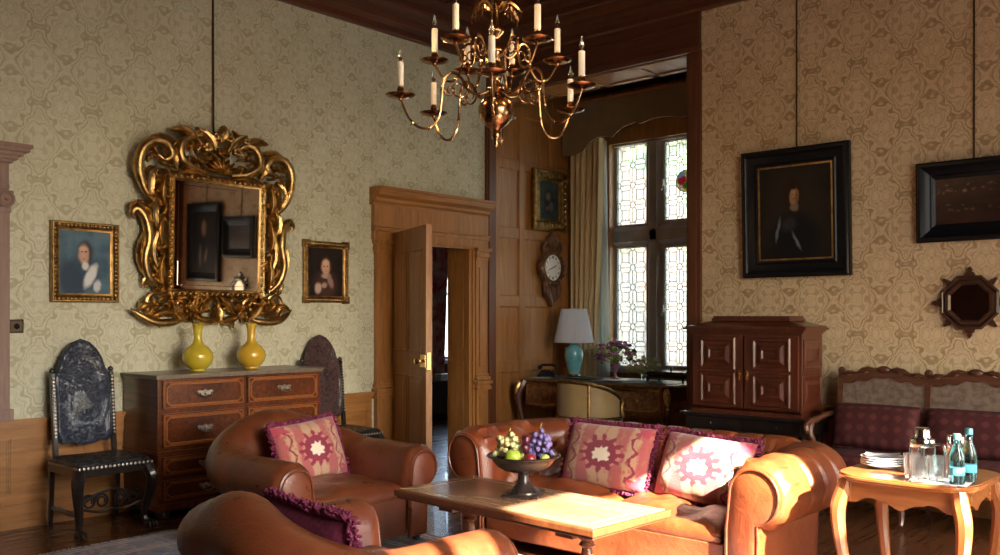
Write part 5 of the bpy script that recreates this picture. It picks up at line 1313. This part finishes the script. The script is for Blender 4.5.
# flowers
def flowers(label,loc,pot,potmat,cols,n,R,hh,seed,leafc,bl=.022,sx=1.0,loz=.12):
    q=random.Random(seed); t=thing('flower_arrangement',label,'flowers',loc); G().lathe(pot,n=28).build('vase',potmat,t,smooth=50)
    zt=pot[-1][1] if pot[-1][1]>.05 else .1
    LM=plain('flower_leaf_%d'%seed,leafc,.6); base={}
    tips=[]
    for i in range(n):
        a=q.random()*2*PI; b=math.acos(q.uniform(.0,1)); k=q.uniform(.75,1.05); tips.append(Vector((R*k*math.sin(b)*math.cos(a)*sx,R*k*math.sin(b)*math.sin(a)*.9,zt+loz*.3+hh*k*math.cos(b))))
    g=G()
    for p in tips: g.tube([(0,0,zt-.02),Vector((p.x*.4,p.y*.4,zt+(p.z-zt)*.6)),p],.0022,4)
    for i in range(150):
        a=q.random()*2*PI;b=math.acos(q.uniform(-.3,1));k=q.uniform(.5,1.12); c=Vector((R*k*math.sin(b)*math.cos(a)*sx,R*k*math.sin(b)*math.sin(a)*.9,zt+loz*.3+hh*k*math.cos(b)))
        M=Matrix.Translation(c)@Matrix.Rotation(q.random()*6,4,'Z')@Matrix.Rotation(q.uniform(-1,1),4,'X'); l=q.uniform(.02,.045)
        g.add([(0,0,0),(l*.35,l*.5,.004),(0,l,0),(-l*.35,l*.5,.004),(0,l*.5,-.002)],[(0,1,4),(1,2,4),(2,3,4),(3,0,4)],M)
    g.build('foliage',LM,t,smooth=0,fix=False)
    for i,p in enumerate(tips):
        ci=i%len(cols)
        if ci not in base:
            g=G()
            for ring,(m,rr,zz) in enumerate(((6,.9,0),(5,.55,.35),(3,.25,.55))):
                for k in range(m):
                    th=2*PI*k/m+ring; g.ell((bl*rr*math.cos(th),bl*rr*math.sin(th),bl*zz),(bl*.55,bl*.55,bl*.42),7,5)
            o=g.build('blossom',plain('petal_%d_%d'%(seed,ci),cols[ci],.7),t); base[ci]=o
        else:
            o=base[ci].copy(); COL.objects.link(o); o.parent=t
        o.location=p; o.rotation_euler=(q.uniform(-.5,.5),q.uniform(-.5,.5),q.random()*6)
    return t
PURPV=plain('mauve_goblet',(.40,.20,.28),.3,0,Coat_Weight=.3)
flowers('purple and pink flower arrangement in a mauve goblet vase on the writing desk',(-5.42,7.86,DZ_),[(.045,0),(.046,.008),(.02,.02),(.014,.05),(.02,.08),(.045,.11),(.052,.15),(.045,.155)],PURPV,[(.36,.10,.28),(.52,.22,.40),(.24,.06,.20),(.45,.50,.16)],70,.20,.20,5,(.28,.42,.10),sx=1.2)
flowers('low posy of cream and yellow flowers right of the mauve goblet vase',(-5.02,7.80,DZ_),[(.03,0),(.035,.01),(.03,.05),(.035,.07)],GLASS,[(.70,.62,.40),(.62,.50,.14),(.45,.50,.22)],30,.17,.13,6,(.34,.42,.14),bl=.018)
# gilt tub chair at the desk
GOLDF=varied('gold_silk_upholstery',(.42,.29,.12),(.32,.21,.08),.5,0,3,.1,60,.003,Sheen_Weight=.3)
t=thing('gilt_tub_chair','low gold upholstered tub chair with gilt frame pulled up to the writing desk','armchair',(-5.20,7.10,0),-.12)
R=.315
def tubp(a): return (R*math.sin(a),-R*math.cos(a)*.92)      # a=0 is centre of back (toward -y)
angs=[-2.0,-.72,.72,2.0]
for k in range(3):
    a0,a1=angs[k]+.06,angs[k+1]-.06
    def top(a): return .80-.17*min(1,(abs(a)/2.0))**2.2
    g=G(); 
    g.grid(lambda u,v:(lambda a:(tubp(a)[0]*1.02,tubp(a)[1]*1.02,lerp(.47,top(a)-.02,v)+0))(lerp(a0,a1,u)),14,6)
    g.grid(lambda u,v:(lambda a:(tubp(a)[0]*.90,tubp(a)[1]*.90,lerp(.47,top(a)-.02,v)+0))(lerp(a0,a1,u)),14,6)
    g.build('back_panel',GOLDF,t)
g=G(); P=[(*tubp(a),.80-.17*min(1,(abs(a)/2.0))**2.2) for a in [lerp(-2.0,2.0,i/40) for i in range(41)]]; g.tube(P,.020,8)
for s in (-1,1):
    x,y=tubp(s*2.0); g.tube(bez([(x,y,.63),(x*.99,y+.05,.60),(x,y+.03,.53),(x*1.02,y+.05,.46)],5),.019,8); g.ell((x,y+.03,.62),(.028,.028,.028),10,7)
for a in angs[1:3]: x,y=tubp(a); g.tube([(x,y,.42),(x,y,.80)],.018,6)
P=[(*tubp(a),.445) for a in [lerp(-2.0,2.0,i/30) for i in range(31)]]; g.tube(P,.022,8); g.build('gilt_frame',GILTD,t)
g=G(); g.ell((0,.02,.425),(.315,.31,.055),32,10,e1=.5); g.build('seat',varied('white_seat_cloth',(.72,.70,.64),(.62,.59,.52),.8,0,4,.1,50),t)
for (x,y) in ((-.22,-.20),(.22,-.20),(-.24,.22),(.24,.22)):
    g=G(); cabriole(g,x,y,.40,math.copysign(1,x),math.copysign(1,y),.026,1.0); g.build('leg',GILTD,t)

# ------------------------------------------------------------------ walnut cabinet on its stand
t=thing('table_cabinet','red walnut two door cabinet with raised panels and stepped top on a dark stand','cabinet',(-3.255,6.46,.665),0)
w,d,h=.455,.37,.60
g=G(); g.box(-w,w,.0,d,.02,h+.03); g.build('carcass',W_CAB,t,smooth=0,bevel=.003)
g=G(); g.sweep([(0,-.01),(.03,-.01),(.035,.015),(.015,.03),(0,.035)],[(w,d),(w,0),(-w,0),(-w,d)][::1]); 
g.build('base_moulding',W_CAB,t,smooth=0)
g=G()
for (o,z0,z1) in ((.012,h+.015,h+.03),(.03,h+.03,h+.045),(.055,h+.045,h+.062),(.04,h+.062,h+.072)): g.box(-w-o,w+o,-o,d,z0,z1)
vs=[(-w-.035,-.035,h+.072),(w+.035,-.035,h+.072),(w+.035,d,h+.072),(-w-.035,d,h+.072),(-w+.15,.10,h+.115),(w-.15,.10,h+.115),(w-.15,d-.02,h+.115),(-w+.15,d-.02,h+.115)]
g.add(vs,[(0,3,2,1),(4,5,6,7),(0,1,5,4),(1,2,6,5),(2,3,7,6),(3,0,4,7)]); g.box(-w+.13,w-.13,.08,d-.01,h+.112,h+.135); g.box(-w+.14,w-.14,.09,d-.02,h+.135,h+.15); g.build('cornice_top',W_CAB,t,smooth=0,bevel=.002)
for sx in (-1,1):
    x0,x1=(-w+.02,-.008) if sx<0 else (.008,w-.02); g=G(); g.box(x0,x1,-.022,0,.05,h); dr=g.build('door',W_CAB,t,smooth=0,bevel=.002)
    g=G(); cx=(x0+x1)/2
    for cz in (.05+.14,h-.14):
        M=T(cx,0,cz); g.frame(.25,.19,[(.03,-.022),(.022,-.034),(.008,-.034),(-.004,-.024),(-.02,-.026),(-.045,-.040),(-.06,-.040)],M); g.frame(.13,.07,[(0,-.040),(-.01,-.032),(-.02,-.032)],M); g.box(cx-.04,cx+.04,-.034,-.02,cz-.012,cz+.012)
    g.build('raised_panel',W_CAB,dr,smooth=0,fix=False)
    g=G(); hx=-sx*0+ (sx*.032); g.prism([(hx-.012,h/2-.03),(hx,h/2-.045),(hx+.012,h/2-.03),(hx+.010,h/2+.02),(hx,h/2+.04),(hx-.010,h/2+.02)],-.028,-.022,'y'); g.ell((hx,-.036,h/2+.005),(.007,.009,.007),8,6); g.build('escutcheon',BR2,dr,smooth=0)
g=G()
for cz in (.05+.14,h-.14):
    for s in (1,):
        M=Matrix(((0,-s,0,s*w),(s,0,0,d/2),(0,0,1,cz),(0,0,0,1))); g=G(); g.frame(.30,.19,[(.02,0),(.016,-.010),(.004,-.010),(-.01,-.003),(-.03,-.004),(-.05,-.012),(-.06,-.012)],M); g.build('side_panel',W_CAB,t,smooth=0,fix=False)
t=thing('cabinet_stand','dark wooden stand on turned legs carrying the red walnut cabinet','stand',(-3.255,6.43,0),0)
w,d=.50,.42
g=G(); g.box(-w-.03,w+.03,-.02,d,.63,.655); g.box(-w,w,0,d-.01,.53,.63); g.build('top',W_EBON,t,smooth=0,bevel=.004)
g=G(); g.box(-w+.04,-.02,-.010,.002,.545,.615); g.box(.02,w-.04,-.010,.002,.545,.615); g.ell((-.27,-.018,.58),(.012,)*3,8,6); g.ell((.27,-.018,.58),(.012,)*3,8,6); g.build('drawer_front',W_EBON,t,smooth=0)
for x in (-w+.05,0,w-.05):
    G().lathe([(.025,0),(.035,.02),(.03,.06),(.02,.09),(.022,.14),(.035,.25),(.022,.36),(.018,.40),(.032,.44),(.022,.48),(.03,.53)],c=(x,.05,0),n=14).build('leg',W_EBON,t)
for x in (-w+.05,w-.05): G().lathe([(.025,0),(.035,.02),(.03,.06),(.02,.09),(.022,.14),(.035,.25),(.022,.36),(.018,.40),(.032,.44),(.022,.48),(.03,.53)],c=(x,d-.06,0),n=14).build('leg',W_EBON,t)
G().box(-w+.04,w-.04,.03,.07,.07,.10).build('stretcher',W_EBON,t,smooth=0,bevel=.004)

# ------------------------------------------------------------------ carved settee
n=N('crimson_patterned_velvet'); o=n.coord('Object'); s3=n.sep(o); uu=n.M('MULTIPLY',s3[0],2*PI/.085); vv=n.M('MULTIPLY',n.M('ADD',s3[2],s3[1]),2*PI/.085)
f=n.M('ADD',n.M('COSINE',uu),n.M('COSINE',vv)); f2=n.M('ABSOLUTE',f)
n.set(n.mix(n.rng(n.M('ADD',f,n.M('MULTIPLY',n.noise(o,40,2),1.4)),1.0,1.9),(.052,.005,.005),(.095,.018,.014)),.85,0); RED=n.mat
n=N('faded_brown_tapestry'); o=n.coord('Object'); n.set(n.mix(n.rng(n.noise(o,22,4),.4,.6),(.13,.085,.06),(.20,.14,.10)),.85); n.bump(n.noise(o,150,2),.3,.003); TAP=n.mat
t=thing('carved_settee','long carved walnut settee with crimson seat against the back wall','settee',(-2.66,6.25,0),0)
L=1.86; seg=.62
def crest(u):   # u 0..1 on each back segment
    c=abs(u-.5)*2
    return 1.0+.035*math.cos(c*PI*1.0)*.6-.012*math.cos(c*PI*5)+.018*max(0,1-c/.25)
g=G(); n_=120; top=[];bot=[]
for i in range(n_+1):
    x=L*i/n_; u=(x%seg)/seg if i<n_ else 1.0; z=crest(u); top.append((x,z)); bot.append((x,z-.055-.015*math.sin(u*PI)))
B=T(0,.56,.45)@Rx(-.10)@T(0,0,-.45)
g.prism(top+bot[::-1],-.022,.022,'y',B)
for k in range(4):
    x=k*seg; g.box(x-.02,x+.02,-.018,.018,.42,crest(0)+.0,B); g.ell((x,-.005,crest(0)+.015),(.03,.02,.03),10,7,B)
for k in range(3):
    cx=(k+.5)*seg; g.ell((cx,-.018,crest(.5)-.005),(.05,.02,.028),10,7,B)
    for s in (-1,1):
        leaf(g,(cx+s*.05,crest(.5)-.01),(cx+s*.12,crest(.5)+.015),(cx+s*.20,crest(.35)-.03),.02,y=-.02,lobes=4,th=.006,M=B); leaf(g,(cx+s*.30,crest(0)-.02),(cx+s*.25,crest(0)+.01),(cx+s*.20,crest(.2)-.01),.016,y=-.02,lobes=3,th=.006,M=B)
g.box(0,L,-.018,.018,.44,.49,B); g.build('carved_back_frame',W_SETTEE,t,smooth=35,fix=False)
for k in range(3):
    g=G(); x0,x1=k*seg+.02,(k+1)*seg-.02; n2=24
    poly=[(x0,.48),(x1,.48)]+[(lerp(x1,x0,i/n2),crest(1-i/n2)-.06) for i in range(n2+1)]; g.prism(poly,-.012,.012,'y',B); g.build('back_panel',TAP,t,smooth=0)
g=G(); softbox(g,L-.02,.56,.11,(L/2,.27,.405),e=.16,n=60,m=12); g.build('seat',RED,t,smooth=60)
g=G(); n_=90; poly=[(0,.36),(L,.36)]+[(L-L*i/n_,.30-.035*abs(math.sin(PI*3*i/n_))+.02) for i in range(n_+1)]; g.prism(poly,-.015,.015,'y'); g.box(0,.03,0,.56,.29,.36); g.box(L-.03,L,0,.56,.29,.36); g.box(0,L,.52,.56,.29,.36); g.build('seat_rail',W_SETTEE,t,smooth=30)
for k in range(4):
    x=k*seg+(.03 if k==0 else -.03 if k==3 else 0); g=G(); cabriole(g,x,.02,.36,0,-1,.030,1.2); g.build('leg',W_SETTEE,t); G().tube([(x,.55,.40),(x,.56,.2),(x,.60,0)],[.02,.018,.018],6).build('leg',W_SETTEE,t)
for x in (0,L):
    s=-1 if x==0 else 1
    g=G(); g.tube(bez([(x,.55,.70),(x+s*.02,.40,.69),(x+s*.035,.22,.665),(x+s*.03,.08,.655),(x+s*.03,.03,.62),(x+s*.03,.05,.59)],6),[.020]*12+[.024]*12+[.022]*7,8); g.tube(bez([(x+s*.028,.14,.66),(x+s*.03,.10,.58),(x+s*.01,.14,.48),(x,.12,.36)],6),.020,8)
    g.build('arm',W_SETTEE,t)
def longcush(label,loc,w,h,th,tilt,seed):
    t=thing('settee_cushion',label,'cushion',loc,0,'crimson bolster cushions')
    g=G()
    for sg in (-1,1):
        def f(u,v):
            a=2*u-1;b=2*v-1;e=(max(0,1-abs(a)**6)*max(0,1-abs(b)**4))**.5; return (a*w/2,sg*th/2*e*(1+.1*noise.noise(Vector((a*3+seed,b*3,0)))),b*h/2*(1+.03*math.sin(a*4+seed)))
        g.grid(f,30,16)
    o=g.build('cover',RED,t,smooth=70); o.matrix_local=Rx(-tilt)@T(0,0,h/2)
    g=G(); pts=[]; 
    for i in range(80):
        a=2*PI*i/80; c_,s_=math.cos(a),math.sin(a); pts.append((w/2*math.copysign(abs(c_)**.12,c_),0,h/2*math.copysign(abs(s_)**.12,s_)))
    g.tube(pts,.006,6,closed=True,flat=(0,1,0)); p=g.build('piping',RED,o); 
    return t
longcush('long crimson patterned cushion at the left end of the carved settee','' or (-2.66+.33,6.60,.462),.60,.32,.14,.22,1)
longcush('long crimson patterned cushion at the middle of the carved settee behind the coffee pot','' or (-2.66+.97,6.60,.462),.62,.32,.14,.22,2)
longcush('long crimson patterned cushion at the right of the settee beyond the bottles','' or (-2.66+1.58,6.60,.462),.52,.32,.14,.22,3)

# ------------------------------------------------------------------ chandelier
CXY=(-3.21,3.56)
ch=thing('chandelier','large two tier brass chandelier with ivory candle lights over the coffee table','chandelier',(CXY[0],CXY[1],0),0)
g=G(); pr=[(.001,2.295),(.010,2.30),(.016,2.315),(.012,2.33),(.022,2.345),(.028,2.365),(.020,2.385),(.035,2.40),(.05,2.41)]
for i in range(17):
    a=-PI/2+.55+(PI-1.1)*i/16; pr.append((.093*math.cos(a),2.49+.093*math.sin(a)))
pr+=[(.035,2.575),(.028,2.59),(.045,2.60),(.045,2.615),(.024,2.63),(.020,2.66),(.035,2.68),(.045,2.70),(.035,2.72),(.022,2.74),(.020,2.77),(.042,2.79),(.048,2.81),(.034,2.83),(.022,2.85),(.02,2.88),(.04,2.90),(.042,2.925),(.025,2.94),(.018,2.97),(.016,3.05),(.03,3.07),(.036,3.10),(.02,3.13),(.010,3.16),(.008,3.18)]
g.lathe(pr,n=32); g.build('baluster_stem',BRASS,ch,smooth=55)
g=G(); g.tube([(.012*math.cos(a),0,3.17+.012*math.sin(a)) for a in [2*PI*i/10 for i in range(10)]],.003,5,closed=True)
z=3.19; k=0
while z<4.30:
    pts=[((.010*math.cos(a)) if k%2 else 0,0 if k%2 else .010*math.cos(a),z+.024*math.sin(a)) for a in [2*PI*i/10 for i in range(10)]]; g.tube(pts,.003,5,closed=True); z+=.036;k+=1
g.lathe([(.001,4.28),(.03,4.30),(.05,4.34),(.055,4.37),(.001,4.37)],n=20); g.build('chain',BRASS,ch)
g=G() # lower drip finial ring under the ball and leaf sprays on top
for i in range(6):
    a=i*PI/3+.3; c_,s_=math.cos(a),math.sin(a)
    P=bez([(.02*c_,.02*s_,3.02),(.07*c_,.07*s_,3.06),(.12*c_,.12*s_,3.03),(.15*c_,.15*s_,2.99)],5); g.tube(P,[.006,.010,.013,.015,.016,.016,.016,.016,.015,.014,.013,.012,.011,.009,.006,.004][:len(P)],6)
    for j in range(5): r_=.06+.02*j; g.tube([(r_*c_,r_*s_,3.05-.01*j),(r_*c_,r_*s_,3.015-.014*j)],[.006,.003],5)
g.build('leaf_spray',BRASS,ch)
# view-based azimuths -> world
def az(deg): a=math.radians(deg); X,D=math.cos(a),math.sin(a); return (.7456*X-.6663*D, .6663*X+.7456*D)
lower=[-92,-31,34,86,135,187]; upper=[17,75,118,163,235,-53]
def arm(v,R,zp,zr,name,lower_):
    ux,uy=v
    P3=lambda r,z,s=0:(ux*r-uy*s,uy*r+ux*s,z)
    g=G()
    if lower_:
        pts=[(.03,2.60),(.09,2.575),(.15,2.60),(.185,2.66),(.235,2.685),(.275,2.64),(.285,2.55),(.30,2.45),(.345,2.395),(.405,2.395),(.455,2.44),(.485,2.50),(R,zp-.01)]
        sc1=(.195,2.60,.052,PI*.6,PI*1.9); 
    else:
        pts=[(.03,2.80),(.07,2.775),(.105,2.80),(.13,2.845),(.16,2.855),(.185,2.82),(.19,2.75),(.21,2.69),(.25,2.665),(.29,2.68),(.325,2.73),(R,zp-.01)]
        sc1=(.135,2.795,.038,PI*.6,PI*1.9)
    P=bez([P3(a,b) for a,b in pts],5); n_=len(P); g.tube(P,[.0085-.0025*i/n_ for i in range(n_)],7)
    for (cx,cz,r,a0,tn,dr) in ((sc1[0],sc1[1],sc1[2],sc1[3],sc1[4]*1.4,1),(sc1[0]+.045,sc1[1]-.01,sc1[2]*.6,0,-PI*2.4,1)):
        pp=[P3(cx+r*(1-.6*i/20)*math.cos(a0+tn*i/20),cz+r*(1-.6*i/20)*math.sin(a0+tn*i/20)) for i in range(21)]; g.tube(pp,[.006-.003*i/20 for i in range(21)],6)
    for fr_ in (.45,.55,.68,.8):
        p=P[int(fr_*(n_-1))]; g.ell(tuple(p),(.010,.010,.010),7,5); g.tube([p,p+Vector((ux*.012,uy*.012,-.018))],[.005,.001],5)
    am=g.build('arm',BRASS,ch)
    c=P3(R,0)
    pan=G().lathe([(.001,zp-.022),(.010,zp-.018),(.014,zp-.010),(.045,zp-.004),(.068,zp+.003),(.078,zp+.011),(.074,zp+.011),(.04,zp+.004),(.001,zp+.002)],c=(c[0],c[1],0),n=28).build('drip_pan',BRASS,ch,smooth=50)
    G().lathe([(.010,zp),(.016,zp+.006),(.009,zp+.016),(.014,zp+.026),(.020,zp+.034),(.016,zp+.044),(.013,zp+.05),(.015,zp+.06),(.001,zp+.06)],c=(c[0],c[1],0),n=18).build('candle_socket',BRASS,ch)
    G().lathe([(.0165,zp+.055),(.0165,zp+.175),(.015,zp+.18),(.001,zp+.18)],c=(c[0],c[1],0),n=18).build('candle_sleeve',CANDLE,ch,smooth=50)
    G().lathe([(.001,zp+.18),(.007,zp+.182),(.008,zp+.19),(.013,zp+.205),(.013,zp+.215),(.008,zp+.232),(.003,zp+.25),(.001,zp+.258)],c=(c[0],c[1],0),n=14).build('flame_bulb',BULB,ch,smooth=60)
for a in lower: arm(az(a),.50,2.55,0,'',True)
for a in upper: arm(az(a),.345,2.775,0,'',False)
# ------------------------------------------------------------------ camera
cam=bpy.data.cameras.new('camera'); co=bpy.data.objects.new('camera',cam); COL.objects.link(co)
cam.sensor_width=36; cam.lens=36*910/1000; cam.shift_y=(318-277.5)/1000; cam.clip_start=.05
co.location=(0,0,1.4); co.rotation_euler=(PI/2,0,math.atan2(.6663,.7456)); S.camera=co
# ------------------------------------------------------------------ light: sky through the windows, sun, and added warm fill
wd=bpy.data.worlds.new('sky'); S.world=wd; wd.use_nodes=True; nt=wd.node_tree; bg=nt.nodes['Background']
sk=nt.nodes.new('ShaderNodeTexSky'); sk.sky_type='NISHITA'; sk.sun_disc=False; sk.sun_elevation=math.radians(35); sk.sun_rotation=math.radians(105); sk.air_density=1.0; sk.dust_density=3.0
mixc=nt.nodes.new('ShaderNodeMix'); mixc.data_type='RGBA'; mixc.inputs[0].default_value=.6; nt.links.new(sk.outputs[0],mixc.inputs[6]); mixc.inputs[7].default_value=(.93,.98,1,1)
nt.links.new(mixc.outputs[2],bg.inputs[0]); bg.inputs[1].default_value=WORLD
def portal(name,loc,rot,sx,sy):
    l=bpy.data.lights.new(name,'AREA'); l.shape='RECTANGLE'; l.size=sx; l.size_y=sy; l.cycles.is_portal=True
    o=bpy.data.objects.new(name,l); COL.objects.link(o); o.location=loc; o.rotation_euler=rot
for a,b in winR: portal('daylight_portal',(XR+.20,(a+b)/2,(WZb+WZt)/2),(0,PI/2,0),WZt-WZb,b-a)      # faces -x
for a,b in winFill: portal('daylight_portal',(XR+.20,(a+b)/2,(WZb+WZl)/2),(0,PI/2,0),WZl-WZb,b-a)
portal('daylight_portal',(PXW-.25,(wy0+wy1)/2,(wz0+wz1)/2),(0,-PI/2,0),wz1-wz0,wy1-wy0)
for a,b in winF: portal('daylight_portal',((a+b)/2,YF-.30,(WZb+WZt)/2),(PI/2,0,0),b-a,WZt-WZb)        # faces +y
portal('daylight_portal',((WX0+WX1)/2,WY+.34,(WZ0+WZ1)/2),(-PI/2,0,0),WX1-WX0,WZ1-WZ0)
sn=bpy.data.lights.new('sun','SUN'); sn.energy=SUN; sn.angle=math.radians(.6); sn.color=(1,.86,.68)
so=bpy.data.objects.new('sun',sn); COL.objects.link(so)
so.rotation_euler=Vector(SUNDIR).to_track_quat('Z','Y').to_euler()
for a in lower+[]:
    ux_,uy_=az(a); l=bpy.data.lights.new('warm_fill_light','POINT'); l.energy=WARM_FILL_W; l.color=(1,.62,.30); l.shadow_soft_size=.03; o=bpy.data.objects.new('warm_fill_light',l); COL.objects.link(o); o.location=(CXY[0]+ux_*.5,CXY[1]+uy_*.5,2.55+.30)  # added fill over unlit bulbs, warms the ceiling and upper walls
S.cycles.use_denoising=True; S.cycles.max_bounces=10; S.cycles.diffuse_bounces=5; S.cycles.glossy_bounces=4; S.cycles.transparent_max_bounces=12
S.cycles.sample_clamp_indirect=8
S.view_settings.view_transform='Standard'; S.view_settings.look='None'; S.view_settings.gamma=1; S.view_settings.exposure=EXPO; S.view_settings.use_curve_mapping=False
